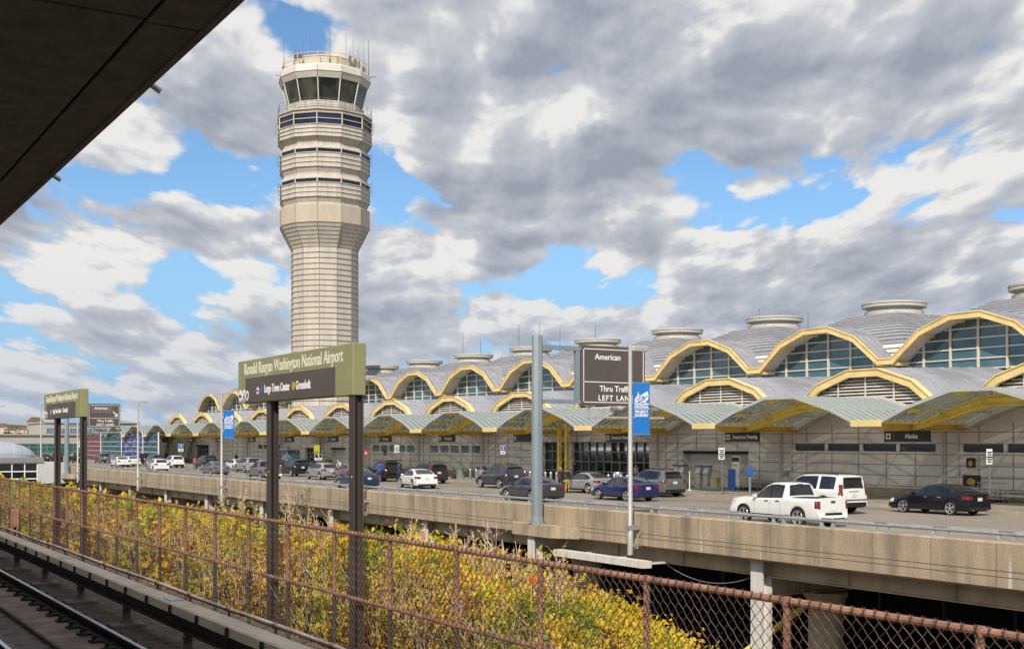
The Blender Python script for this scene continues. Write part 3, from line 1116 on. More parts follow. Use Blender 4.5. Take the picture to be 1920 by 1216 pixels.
# lower gables
c0 = bayed(CA)
m0, m1 = bayed(MI), bayed(offs(MI, .44))
b = MB()
b.strip(m0, m1, 0, AX(59.1), AX(59.36))
b.strip([(y, z + .06) for y, z in m0], [(y, z - .02) for y, z in m0], 0, AX(59.03), AX(59.5))
for y, z in m0[3:7]:
    b.box(AX(59.085), AX(59.1), y - .03, y + .03, z - .43, z)
parts['lower_gable_band'] = (b, [M['yellow']], 'M')
b = MB()
lz = bayed(offs(MI, .38))
z = 1.2 + 3.35
while z < 8.0:
    ys = [y for y in [k * .05 for k in range(int(PITCH / .05) + 1)] if prof_at(lz, y) > z + .1 and prof_at(c0, y) + .08 < z]
    runs = []
    for y in ys:
        if not runs or y - runs[-1][1] > .08:
            runs.append([y, y])
        runs[-1][1] = y
    for ya, yb in runs:
        if yb - ya < .3:
            continue
        b.add([(AX(59.42), ya, z), (AX(59.42), yb, z), (AX(59.58), yb, z + .115), (AX(59.58), ya, z + .115),
               (AX(59.44), ya, z - .025), (AX(59.44), yb, z - .025), (AX(59.6), yb, z + .09), (AX(59.6), ya, z + .09)],
              [(0, 1, 2, 3), (7, 6, 5, 4), (0, 4, 5, 1), (1, 5, 6, 2), (2, 6, 7, 3), (3, 7, 4, 0)], 0)
    z += .205
for i in range(7):
    y = i * PITCH / 6
    if prof_at(lz, y) > prof_at(c0, y) + .3:
        b.box(AX(59.38), AX(59.42), y - .05, y + .05, prof_at(c0, y), prof_at(lz, y), 0)
bb = [(AX(59.65), y, z + .1) for y, z in lz] + [(AX(59.65), y, z - .03) for y, z in reversed(c0)]
b.poly(list(reversed(bb)), 1)
parts['louvre_panel'] = (b, [M['louvre'], M['louvregap']], 'M')
b = MB()
vm_ = bayed([(y, z + .05) for y, z in MI])
for (y0, z0), (y1, z1) in zip(vm_, vm_[1:]):
    rise = .42
    b.poly([(AX(59.2), y0, z0), (AX(71), y0, z0 + rise), (AX(71), y1, z1 + rise), (AX(59.2), y1, z1)], 0)
    for i in range(1, 8):
        x = AX(59.2 + i * 1.5)
        zz = rise * i * 1.5 / 11.8
        b.add([(x - .02, y0, z0 + zz + .003), (x + .02, y0, z0 + zz + .003), (x + .02, y1, z1 + zz + .003), (x - .02, y1, z1 + zz + .003),
               (x - .02, y0, z0 + zz + .045), (x + .02, y0, z0 + zz + .045), (x + .02, y1, z1 + zz + .045), (x - .02, y1, z1 + zz + .045)],
              [(4, 5, 6, 7), (0, 1, 5, 4), (1, 2, 6, 5), (2, 3, 7, 6), (3, 0, 4, 7)], 0)
b.poly([(AX(70.6), 0, 5.0), (AX(70.6), 0, GB), (AX(70.6), PITCH, GB), (AX(70.6), PITCH, 5.0)], 0)
parts['lower_vault_roof'] = (b, [M['roof']], 'M')
# pale trim closing the canopy against the wall
b = MB()
ct = bayed(CA)
b.strip([(y, z - .02) for y, z in ct], [(y, z - .34) for y, z in ct], 0, AX(59.15), AX(59.98))
b.strip([(y, z + .20) for y, z in ct], [(y, z + .01) for y, z in ct], 0, AX(59.22), AX(59.40))
parts['wall_trim'] = (b, [M['pilaster']], 'C')
# kerbside canopy
c0 = bayed(CA)
b = MB()
for (y0, z0), (y1, z1) in zip(c0, c0[1:]):
    b.poly([(AX(52.0), y0, z0), (AX(59.2), y0, z0), (AX(59.2), y1, z1), (AX(52.0), y1, z1)], 0)
parts['canopy_glazing'] = (b, [M['cglass']], 'C')
b = MB()
i = 0
while 52.0 + i * .6 < 59.3:
    x = AX(52.04 + i * .6)
    wdt = .075 if i else .11
    b.strip([(y, z + .06) for y, z in c0], [(y, z - (.05 if i else .12)) for y, z in c0], 0, x - wdt / 2, x + wdt / 2)
    i += 1
parts['>canopy_glazing>canopy_rib'] = (b, [M['rib']], 'C')
b = MB()
for y, z in c0[2:6]:
    b.box(AX(52.25), AX(59.0), y - .05, y + .05, z - .26, z - .10, 1)
    b.box(AX(52.2), AX(53.0), y - .09, y + .09, z - .30, z - .09, 0)
parts['canopy_purlin'] = (b, [M['ochre'], M['girder']], 'C')
b = MB()
b.box(AX(51.9), AX(59.3), -1.03, 1.03, 1.15 + 3.35 - .16, 1.15 + 3.35 - .02, 0)
b.box(AX(51.86), AX(52.02), -1.05, 1.05, 1.15 + 3.35 - .3, 1.15 + 3.35 + .06, 0)
parts['valley_gutter'] = (b, [M['yellow']], 'C')
b = MB()
b.prism([(AX(52.4), 4.33), (AX(59.9), 4.33), (AX(59.9), 4.06), (AX(53.6), 4.06)], 1, -.26, .26)
b.box(AX(53.5), AX(59.9), -.36, .36, 4.0, 4.058)
parts['valley_beam'] = (b, [M['ochre']], 'C')
b = MB()
ARC = [(-6.2, .98), (-5.4, 1.12), (-4.6, 1.42), (-3.4, 1.86), (-2.2, 2.22), (-1.2, 2.40), (0, 2.44), (1.2, 2.40), (2.2, 2.22), (3.4, 1.86), (4.6, 1.42), (5.4, 1.12), (6.2, .98)]
arc0 = bayed(ARC)
arc1 = [(y, z - (.50 if 2 < i < 10 else .28)) for i, (y, z) in enumerate(arc0)]
b.strip(arc0, arc1, 0, AX(55.0), AX(55.35))
b.strip([(y, z + .04) for y, z in arc0], [(y, z - .02) for y, z in arc0], 0, AX(54.92), AX(55.43))
b.strip([(y, z + .02) for y, z in arc1], [(y, z - .04) for y, z in arc1], 0, AX(54.92), AX(55.43))
parts['canopy_arch'] = (b, [M['ochre']], 'C')


def instance(nm):
    b, ms, row = parts[nm]
    last = {'U': K1U, 'M': K1M, 'C': K1C}[row]
    proto = b.build(nm, ms, term)
    subs = [k for k in parts if k.startswith('>' + nm + '>')]
    for s_ in subs:
        parts[s_][0].build(s_.split('>')[2], parts[s_][1], proto)
    proto.location = (0, K0 * PITCH, 0)
    for k in range(K0 + 1, last):
        copy_to(proto, term, (0, k * PITCH, 0))
    return proto


for nm in [k for k in parts if not k.startswith('>')]:
    instance(nm)

# front wall, one bay at a time, with its real openings
OPEN = []          # y0, y1 (world), z0, z1 (above pavement), kind
for k in (-2, -1, 0):
    o_ = V0 + k * PITCH
    for i in range(4):
        OPEN.append((o_ + 1.9 + i * 3.0, o_ + 4.7 + i * 3.0, 2.73, 3.27, 'dark'))
OPEN.append((65.8, 73.1, 0.0, 2.69, 'recess'))
OPEN.append((77.3, 88.3, 0.0, 3.35, 'entrance'))
OPEN.append((89.3, 93.0, 0.0, 3.35, 'entrance'))
for i in range(5):
    OPEN.append((104.2 + i * 2.2, 106.0 + i * 2.2, 2.25, 3.0, 'blue'))
    OPEN.append((118.6 + i * 2.2, 120.4 + i * 2.2, 2.25, 3.0, 'blue'))
OPEN.append((137.0, 141.4, 0.0, 2.65, 'recess'))
OPEN.append((146.5, 150.0, 0.0, 2.6, 'entrance'))
for i in range(4):
    OPEN.append((159.0 + i * 2.3, 160.9 + i * 2.3, 2.35, 3.0, 'dark'))
OPEN.append((190.5, 197.6, 0.0, 2.9, 'entrance'))
OPEN.append((203.5, 207.0, 0.0, 2.6, 'recess'))
WZT = 4.46
for k in range(K0, K1C):
    o_ = V0 + k * PITCH
    ops = [(a - o_, b_ - o_, z0, z1, kd) for a, b_, z0, z1, kd in OPEN if a >= o_ - .01 and b_ <= o_ + PITCH + .01]
    ys = sorted({0.0, PITCH} | {v for q in ops for v in q[:2]})
    zs = sorted({-.2, WZT} | {v for q in ops for v in q[2:4]} | ({0.0} if ops else set()))
    wb = MB()
    xa, xb = AX(60.0), AX(60.3)
    for y0, y1 in zip(ys, ys[1:]):
        for z0, z1 in zip(zs, zs[1:]):
            cy, cz = (y0 + y1) / 2, (z0 + z1) / 2
            if any(q[0] < cy < q[1] and q[2] < cz < q[3] for q in ops):
                continue
            wb.poly([(xa, y1, z0), (xa, y0, z0), (xa, y0, z1), (xa, y1, z1)], 0)
    top = bayed([(y, z - .02) for y, z in CA])
    for (y0, z0), (y1, z1) in zip(top, top[1:]):
        if max(z0, z1) > WZT + .01:
            wb.poly([(xa, y1, WZT), (xa, y0, WZT), (xa, y0, z0), (xa, y1, z1)], 0)
    for q in ops:       # reveals
        dep = AX(60.5) if q[4] not in ('recess',) else AX(63.0)
        wb.poly([(xa, q[0], q[2]), (xa, q[0], q[3]), (dep, q[0], q[3]), (dep, q[0], q[2])], 0)
        wb.poly([(xa, q[1], q[2]), (dep, q[1], q[2]), (dep, q[1], q[3]), (xa, q[1], q[3])], 0)
        wb.poly([(xa, q[0], q[3]), (xa, q[1], q[3]), (dep, q[1], q[3]), (dep, q[0], q[3])], 0)
        if q[2] > .1:
            wb.poly([(xa, q[0], q[2]), (dep, q[0], q[2]), (dep, q[1], q[2]), (xa, q[1], q[2])], 0)
    # joints: thin shadow gaps standing a hair proud of the panels

    def spans(z):
        cuts = sorted([(q[0], q[1]) for q in ops if q[2] - .02 < z < q[3] + .02])
        y = 0.0
        for a_, b_ in cuts:
            if a_ - y > .05:
                yield y, a_
            y = b_
        if PITCH - y > .05:
            yield y, PITCH
    for i in range(7):
        z = .62 + i * .66
        if z < WZT - .05:
            for a_, b_ in spans(z):
                wb.box(xa - .006, xa - .0015, a_, b_, z - .022, z + .022, 1)
    for i in range(6):
        y = 1.1 + i * PITCH / 6
        segs = [(0.62, WZT - .02)]
        for q in ops:
            if q[0] - .03 < y < q[1] + .03:
                ns = []
                for a_, b_ in segs:
                    if q[3] + .02 < b_: ns.append((max(a_, q[3] + .02), b_))
                    if q[2] - .02 > a_: ns.append((a_, min(b_, q[2] - .02)))
                segs = ns
        for a_, b_ in segs:
            wb.box(xa - .012, xa - .0065, y - .018, y + .018, a_, b_, 1)
            wb.box(xa - .03, xa - .0125, y + .02, y + .075, a_, b_, 2)
    for y in (.25, 1.35):
        if not any(q[0] - .1 < y < q[1] + .1 for q in ops):
            wb.box(xa - .06, xa - .0125, y - .07, y + .07, .62, WZT + .3, 2)
    for a_, b_ in spans(.2):
        wb.box(xa - .10, xa - .013, a_, b_, -.19, .5, 3)
    we = wb.build('front_wall', [M['wall'], M['walljoint'], M['pilaster'], M['base']], term)
    we.location = (0, k * PITCH, 0)
    for q in ops:
        gb = MB()
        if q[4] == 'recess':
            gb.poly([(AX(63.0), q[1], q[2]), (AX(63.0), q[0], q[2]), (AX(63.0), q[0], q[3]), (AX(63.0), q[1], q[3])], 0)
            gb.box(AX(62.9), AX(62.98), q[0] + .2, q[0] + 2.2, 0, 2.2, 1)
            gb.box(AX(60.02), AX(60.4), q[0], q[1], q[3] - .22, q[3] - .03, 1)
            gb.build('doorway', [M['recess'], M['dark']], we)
        else:
            x = AX(60.14) if q[4] != 'entrance' else AX(60.4)
            gb.poly([(x, q[1], q[2]), (x, q[0], q[2]), (x, q[0], q[3]), (x, q[1], q[3])], 0)
            wo = gb.build('window' if q[4] != 'entrance' else 'glass_entrance',
                          M['glassblue'] if q[4] == 'blue' else M['glassdark'], we)
            fb = MB()
            nx = max(1, round((q[1] - q[0]) / 1.15)) if q[4] == 'entrance' else 1
            nz = 4 if q[4] == 'entrance' else 1
            wd = .045 if q[4] == 'entrance' else .03
            for i in range(nx + 1):
                y = q[0] + (q[1] - q[0]) * i / nx
                fb.box(x - .10, x - .005, y - wd, y + wd, q[2], q[3], 0)
            for i in range(nz + 1):
                z = q[2] + (q[3] - q[2]) * i / nz
                fb.box(x - .09, x - .006, q[0], q[1], z - wd, z + wd, 0)
            fb.build('frame', M['mullgrey'] if q[4] == 'entrance' else M['pilaster'], wo)

# bulk behind the fronts, far and near end walls
b = MB()
b.box(AX(60.6), AX(84.5), K0 * PITCH + .1, K1M * PITCH - .1, -.2, 4.9, 0)
b.box(AX(71.2), AX(84.5), K0 * PITCH + .1, K1U * PITCH - .1, 4.9, 9.2, 0)
b.build('end_wall', M['wall'], term)
# slim lightning rods on the ridge
for px, y0, y1, a in [(868, 668, 624, 80), (901, 668, 636, 80), (973, 655, 608, 80), (1012, 652, 603, 80), (1050, 650, 617, 80), (1116, 640, 607, 80), (1424, 597, 578, 77), (1515, 596, 584, 77),
                      (1283, 618, 608, 77), (793, 678, 672, 77)]:
    q = MB()
    Yp = yx(px, a)
    q.tube((a, Yp, hy(px, y0, a) - 1.5), (a, Yp, hy(px, y1, a)), .05, 5, .03)
    q.build('lightning_rod', M['antenna'], term, world=TO)
# twin cream columns by the entrance
for px in (1049, 1063):
    q = MB()
    Yp = yx(px, 57.5)
    q.box(57.42, 57.58, Yp - .10, Yp + .10, EYE - 3.34, EYE + 1.6)
    q.box(57.36, 57.418, Yp - .15, Yp + .15, EYE - 3.34, EYE + 1.6)
    q.box(57.582, 57.64, Yp - .15, Yp + .15, EYE - 3.34, EYE + 1.6)
    q.build('entrance_column', M['ochre'], term, world=TO)

# ---------------------------------------------------------------- elevated road
RZ = EYE - 3.5
Y0R, Y1R = -30.0, 330.0
g = MB(); g.box(28.95, 51.0, Y0R, Y1R, RZ - .35, RZ)
tag(g.build('road', M['road']), kind='structure')
g = MB(); g.box(51.22, 60.6, Y0R, Y1R, RZ - .35, RZ + .15)
tag(g.build('pavement', M['pavement']), kind='structure')
g = MB(); g.box(51.0, 51.22, Y0R, Y1R, RZ - .35, RZ + .155)
tag(g.build('kerb', M['kerb']), kind='structure')
g = MB()
y = 10.0
while y < 200:
    g.box(41.5, 41.62, y, y + 1.1, RZ + .003, RZ + .006)
    y += 1.75
y = 6.0
while y < 240:
    g.box(36.0, 36.1, y, y + 3.0, RZ + .003, RZ + .006)
    g.box(46.2, 46.3, y + 2, y + 5.0, RZ + .003, RZ + .006)
    y += 9.0
tag(g.build('lane_marking', M['line']), kind='structure')

VO = Vector((28.6, 40, 0))
via = thing('road_viaduct', 'raised road with stained tan concrete parapet on steel girders and columns', 'viaduct', tuple(VO))
b = MB()
HT, HB = EYE - 2.7, EYE - 3.95
sec = [(28.6, HB), (28.6, HT - .05), (28.65, HT), (28.90, HT), (28.95, HT - .05), (28.95, HB)]
b.prism([(x, z) for x, z in sec], 1, Y0R, Y1R, 0)
for z in (EYE - 3.5, EYE - 3.66):
    b.box(28.596, 28.599, Y0R, Y1R, z - .012, z + .012, 1)
y = 4.0
while y < 240:
    b.box(28.592, 28.5955, y - .008, y + .008, HB + .02, HT - .06, 1)
    y += 2.19
b.build('parapet', [M['parapet'], M['groove']], via, world=VO)
b = MB()
b.box(28.66, 29.3, Y0R, Y1R, HB - .001 - .05, HB - .001)
b.build('deck_edge', M['coping'], via, world=VO)
b = MB()
b.box(29.46, 29.49, Y0R, Y1R, EYE - 4.58, HB - .06)
b.box(29.30, 29.66, Y0R, Y1R, EYE - 4.62, EYE - 4.585)
y = 3.0
while y < 200:
    b.box(29.36, 29.455, y, y + .02, EYE - 4.57, HB - .07)
    y += 4.1
b.build('edge_girder', M['girder'], via, world=VO)
for a in (34.5, 40.0, 45.5):
    b = MB(); b.box(a, a + .03, Y0R, Y1R, EYE - 4.9, RZ - .36); b.box(a - .17, a + .2, Y0R, Y1R, EYE - 4.94, EYE - 4.905)
    b.build('inner_girder', M['girder'], via, world=VO)
for i, yc in enumerate([17.0, 31.4, 46.2, 56.1, 68.4, 80.5, 92.8, 104, 116, 127.7, 140, 152]):
    b = MB()
    if i == 2:          # the column under the sign pole stands forward, below its corbel
        y2 = yx(997, 28.05)
        b.box(28.0, 28.06, y2 - .25, y2 + .25, 0, EYE - 4.01)
        b.box(28.06, 28.40, y2 - .02, y2 + .02, 0, EYE - 4.01)
        b.box(28.40, 28.455, y2 - .25, y2 + .25, 0, EYE - 4.01)
    else:
        b.box(29.0, 29.06, yc - .29, yc + .29, 0, HB - .055)
        b.box(29.06, 29.40, yc - .02, yc + .02, 0, HB - .055)
        b.box(29.40, 29.455, yc - .29, yc + .29, 0, EYE - 4.63)
    b.build('column', M['column'], via, world=VO)
    b = MB()
    b.box(29.67, 50.5, yc - .025, yc + .025, EYE - 5.25, EYE - 4.2)
    b.box(29.67, 50.5, yc - .22, yc + .22, EYE - 5.30, EYE - 5.255)
    for xx in (30.6, 31.0, 31.4, 33.6, 37, 41):
        b.box(xx, xx + .03, yc - .2, yc + .2, EYE - 5.25, EYE - 4.25)
    b.build('cross_girder', M['girder'], via, world=VO)
    b = MB()
    b.lathe([(.62, 0), (.62, EYE - 5.75), (.70, EYE - 5.7), (.70, EYE - 5.52), (.78, EYE - 5.5), (.78, EYE - 5.33)], 20, (32.3, yc, 0))
    b.build('pier', M['girder'], via, world=VO)
b = MB()
yc = 44.1
o8 = [(28.6, yc - 2.6), (28.6, yc + 2.6), (27.85, yc + 1.5), (27.85, yc - 1.5)]
b.loft([[(x, y, EYE - 4.0) for x, y in o8], [(x, y, EYE - 3.5) for x, y in o8]])
b.build('pole_corbel', M['parapet'], via, world=VO)
b = MB()
yc = 139.8
o8 = [(28.6, yc - 2.6), (28.6, yc + 2.6), (27.85, yc + 1.5), (27.85, yc - 1.5)]
b.loft([[(x, y, EYE - 4.0) for x, y in o8], [(x, y, EYE - 3.5) for x, y in o8]])
b.build('pole_corbel', M['parapet'], via, world=VO)
b = MB()
ya_, yb_ = yx(1214, 27.8), yx(1045, 27.8)
b.box(27.6, 28.0, ya_, yb_, EYE - 4.66, EYE - 4.40)
for t_ in (.1, .5, .9):
    b.box(28.002, 29.295, ya_ + (yb_ - ya_) * t_ - .04, ya_ + (yb_ - ya_) * t_ + .04, EYE - 4.60, EYE - 4.52)
b.build('service_beam', M['column'], via, world=VO)
b = MB()
b.tube((30.0, yx(1372, 30.0), EYE - 8.0), (31.6, yx(1522, 31.6), EYE - 5.6), .11, 4, smooth=False)
b.build('diagonal_brace', M['ochre'], via, world=VO)
b = MB()
P0, P1 = Vector((29.3, yx(1250, 29.3), EYE - 4.66)), Vector((29.3, yx(1408, 29.3), EYE - 4.72))
b.path([P0.lerp(P1, t / 14) + Vector((0, 0, -.42 * (1 - (2 * t / 14 - 1) ** 2))) for t in range(15)], .014, 5)
b.build('hanging_cable', M['steel'], via, world=VO)

# guard rail on the parapet
GO = Vector((28.78, 40, HT))
gr = thing('guard_rail', 'round galvanised pipe rail on paired brackets along the concrete parapet top', 'guard rail', tuple(GO))
b = MB()
b.tube((28.78, Y0R, HT + .20), (28.78, 300, HT + .20), .055, 10)
b.build('rail', M['steel'], gr, world=GO)
b = MB()
for dy in (-.24, .24):
    b.prism([(28.70 - GO.x, 0), (28.86 - GO.x, 0), (28.80 - GO.x, .17), (28.76 - GO.x, .17)], 1, dy - .04, dy + .04)
    b.box(-.10, .10, dy - .07, dy + .07, 0, .02)
b.box(-.035, .035, -.24, .24, .245, .29)
b0 = b.build('bracket', M['steel'], gr)
b0.location = (0, 6.0 - GO.y, 0)
i = 1
while 6.0 + i * 2.19 < 215:
    c = copy_tree(b0, gr); c.location = (0, 6.0 - GO.y + i * 2.19, 0); i += 1

# lower level front under the deck
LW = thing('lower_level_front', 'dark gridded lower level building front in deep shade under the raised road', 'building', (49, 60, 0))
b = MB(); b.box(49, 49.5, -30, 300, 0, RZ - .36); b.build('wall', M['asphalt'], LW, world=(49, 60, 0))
b = MB()
y = -20.0
while y < 160:
    b.box(48.9, 48.95, y, y + 3.6, 2.6, 4.6)
    y += 4.0
b.build('window', M['glassdark'], LW, world=(49, 60, 0))
b = MB()
y = -20.0
while y < 160:
    b.box(48.85, 48.995, y - .25, y - .15, 0, 5.4); y += 4.0
for z in (2.5, 3.6, 4.7):
    b.box(48.86, 48.89, -30, 160, z - .04, z + .04)
b.build('frame', M['mullgrey'], LW, world=(49, 60, 0))

# ---------------------------------------------------------------- gantry signs
PA = 28.2


def gantry(Yp, label, second=False):
    r = thing('road_sign', label, 'road sign', (PA, Yp, EYE - 3.5), 0, 'overhead road signs on grey poles')
    e = 3.5
    b = MB()
    b.lathe([(.40, .0), (.40, .04), (.30, .05), (.27, .3), (.25, .32), (.235, e + 4.5), (.20, e + 4.56)], 8, a0=math.pi / 8, smooth=False)
    for k in range(8):
        a = 2 * math.pi * k / 8
        b.tube((.34 * math.cos(a), .34 * math.sin(a), .04), (.34 * math.cos(a), .34 * math.sin(a), .13), .025, 6)
    b.build('pole', M['gantry'], r)
    b = MB()
    b.box(.22, 2.2, -.09, .09, e + 3.98, e + 4.17)
    b.box(.22, 2.2, -.09, .09, e + 1.66, e + 1.84)
    b.box(1.96, 2.16, -.095, .095, e + 1.845, e + 3.975)
    b.build('arm', M['gantry'], r)
    x0, x1, z0, z1 = 2.22, 5.72, e + 1.60, e + 4.24
    b = MB()
    b.rbox(x0, x1, -.12, .12, z0, z1, .03)
    b.build('sign_panel', M['signbrown'], r)
    b = MB()
    f = ('S', (0, -.12, 0))
    t = .035
    zl = e + 2.62
    for q in ((x0 + .10, x1 - .10, z1 - .14 - t, z1 - .14), (x0 + .10, x1 - .10, z0 + .13, z0 + .13 + t), (x0 + .10, x0 + .10 + t, z0 + .13, z1 - .14), (x1 - .10 - t, x1 - .10, z0 + .13, z1 - .14), (x0 + .10, x1 - .10, zl, zl + t)):
        rect(b, *q, *f)
    letters(b, 'American', .36, 'S', (x0 + 1.42, -.12, z1 - .50), bold=.006)
    letters(b, 'Thru Traffic', .36, 'S', (x0 + 1.85, -.12, zl - .28), bold=.006)
    letters(b, 'LEFT LANE', .33, 'S', (x0 + 1.85, -.12, z0 + .33), bold=.008, space=1.25)
    if second:
        c = (x1 - .55, z0 + 1.5)
        for q in (((-.28, .28), (-.2, .32), (.16, -.06), (.06, -.14)), ((.25, .08), (.25, -.28), (-.12, -.28), (-.06, -.19), (.12, -.2), (.13, .02))):
            flat(b, [(c[0] + p[0], c[1] + p[1]) for p in q], *f)
    b.build('lettering', M['white'], r)
    if second:
        b = MB()
        rect(b, x0 + .3, x1 - .9, z1 - 1.0, z1 - .22, 'S', (0, -.1195, 0), d=.002)
        b.build('grey_patch', M['signpatch'], r)
    b = MB()
    b.box(2.6, 5.9, -1.25, -1.13, e + 1.02, e + 1.10)
    for xx in (2.7, 5.6):
        b.box(xx, xx + .06, -1.13, .02, e + 1.03, e + 1.09)
        b.box(xx, xx + .06, 0, .06, e + 1.0, z0)
    b.build('lamp_bar', M['polemetal'], r)
    for xx in (3.3, 5.4):
        b = MB()
        b.prism([(-1.38, e + 1.38), (-1.05, e + 1.52), (-.98, e + 1.36), (-1.30, e + 1.22)], 0, xx - .18, xx + .18)
        b.tube((xx, -1.18, e + 1.1), (xx, -1.18, e + 1.3), .04, 6)
        b.build('floodlight', M['antenna'], r)
    return r


gantry(44.1, 'large brown road sign reading Thru Traffic on a thick pole, behind the near blue banner')
gantry(139.8, 'distant brown road sign with white arrow, behind the smaller olive station sign', True)


# ---------------------------------------------------------------- lamp posts and banners
def lamp_post(Yp, label, top=3.7):
    r = thing('lamp_post', label, 'lamp post', (PA, Yp, EYE - 4.3), 0, 'lamp posts along the raised road')
    t = top + 4.3
    b = MB()
    b.lathe([(.10, -.02), (.115, 0), (.115, .9), (.095, .95), (.075, t), (.02, t + .02)], 12)
    b.build('pole', M['polemetal'], r)
    b = MB()
    b.box(-.16, .42, -.10, .10, .95, 1.12)
    b.box(.1, .42, -.12, .12, .3, .42)
    b.path([(.1, -.14, .25), (.2, -.2, .25), (.24, -.2, .55), (.2, -.16, .8), (.42, -.16, .8)], .025, 6)
    b.build('bracket', M['steel'], r)
    b = MB()
    b.rbox(.02, .80, -.17, .17, t - .22, t - .02, .04)
    b.build('lamp_head', M['polemetal'], r)
    return r


lamp_post(37.5, 'nearest lamp post, in front of the large brown road sign, carrying a blue banner')
lamp_post(62.1, 'lamp post just right of the big olive station sign post')
lamp_post(86.5, 'lamp post left of the big olive station sign, carrying the smaller blue banner')
lamp_post(109.8, 'bare lamp post between the smaller station sign and the smaller blue banner')
lamp_post(134.3, 'thin lamp post beside the right post of the smaller station sign')
lamp_post(154.5, 'lamp post rising behind the glass footbridge roof', 4.8)
lamp_post(186.0, 'farthest lamp post at the far left of the raised road', 5.2)


def banner(Yp, label):
    r = thing('banner', label, 'banner', (PA, Yp, EYE + .27), 0, 'blue banners on lamp posts')
    b = MB()
    b.rbox(.13, .93, -.012, .012, 0, 2.02, .004)
    b.build('cloth', M['bannerblue'], r)
    b = MB()
    f = ('S', (0, -.012, 0))
    c = (.53, 1.42)
    n = 24
    flat(b, [(c[0] + .33 * math.cos(2 * math.pi * k / n), c[1] - .04 + .17 * math.sin(2 * math.pi * k / n) + .05 * math.cos(2 * math.pi * k / n)) for k in range(n)], *f)
    flat(b, [(c[0] - .22, c[1] + .05), (c[0] - .15, c[1] + .24), (c[0] - .12, c[1] + .06)], *f, d=.005)
    flat(b, [(c[0] + .02, c[1] + .10), (c[0] + .13, c[1] + .20), (c[0] + .30, c[1] + .26), (c[0] + .34, c[1] + .05)], *f, d=.005)
    rect(b, .17, .89, .985, .998, *f)
    letters(b, 'REAGAN', .155, 'S', (.53, -.012, 1.185), sx=1.1, bold=.006)
    letters(b, 'NATIONAL', .125, 'S', (.53, -.012, 1.065), sx=1.08, bold=.006)
    letters(b, 'PROJECT', .145, 'S', (.53, -.012, .885), sx=1.08, bold=.006)
    letters(b, 'JOURNEY', .145, 'S', (.53, -.012, .745), sx=1.06, bold=.006)
    b.build('lettering', M['white'], r)
    b = MB()
    g2 = ('S', (0, -.0165, 0))
    for q in ([(-.26, -.1), (.3, .06), (.3, .09), (-.24, -.06)], [(-.16, .02), (-.05, .12), (-.02, .1), (-.1, .0)], [(.02, .06), (.06, .1), (.16, -.03), (.1, -.03)], [(-.2, -.14), (.18, -.02), (.2, -.05), (-.12, -.17)]):
        flat(b, [(c[0] + p[0], c[1] + p[1]) for p in q], *g2, d=.003)
    b.build('emblem_lines', M['bannerblue'], r)
    b = MB()
    for z in (.02, 2.0):
        b.tube((.06, 0, z), (.95, 0, z), .018, 6)
    b.build('banner_rod', M['steel'], r)


banner(37.5, 'larger blue banner with white lettering, overlapping the large brown road sign')
banner(86.5, 'smaller blue banner with white lettering, left of the big olive station sign')


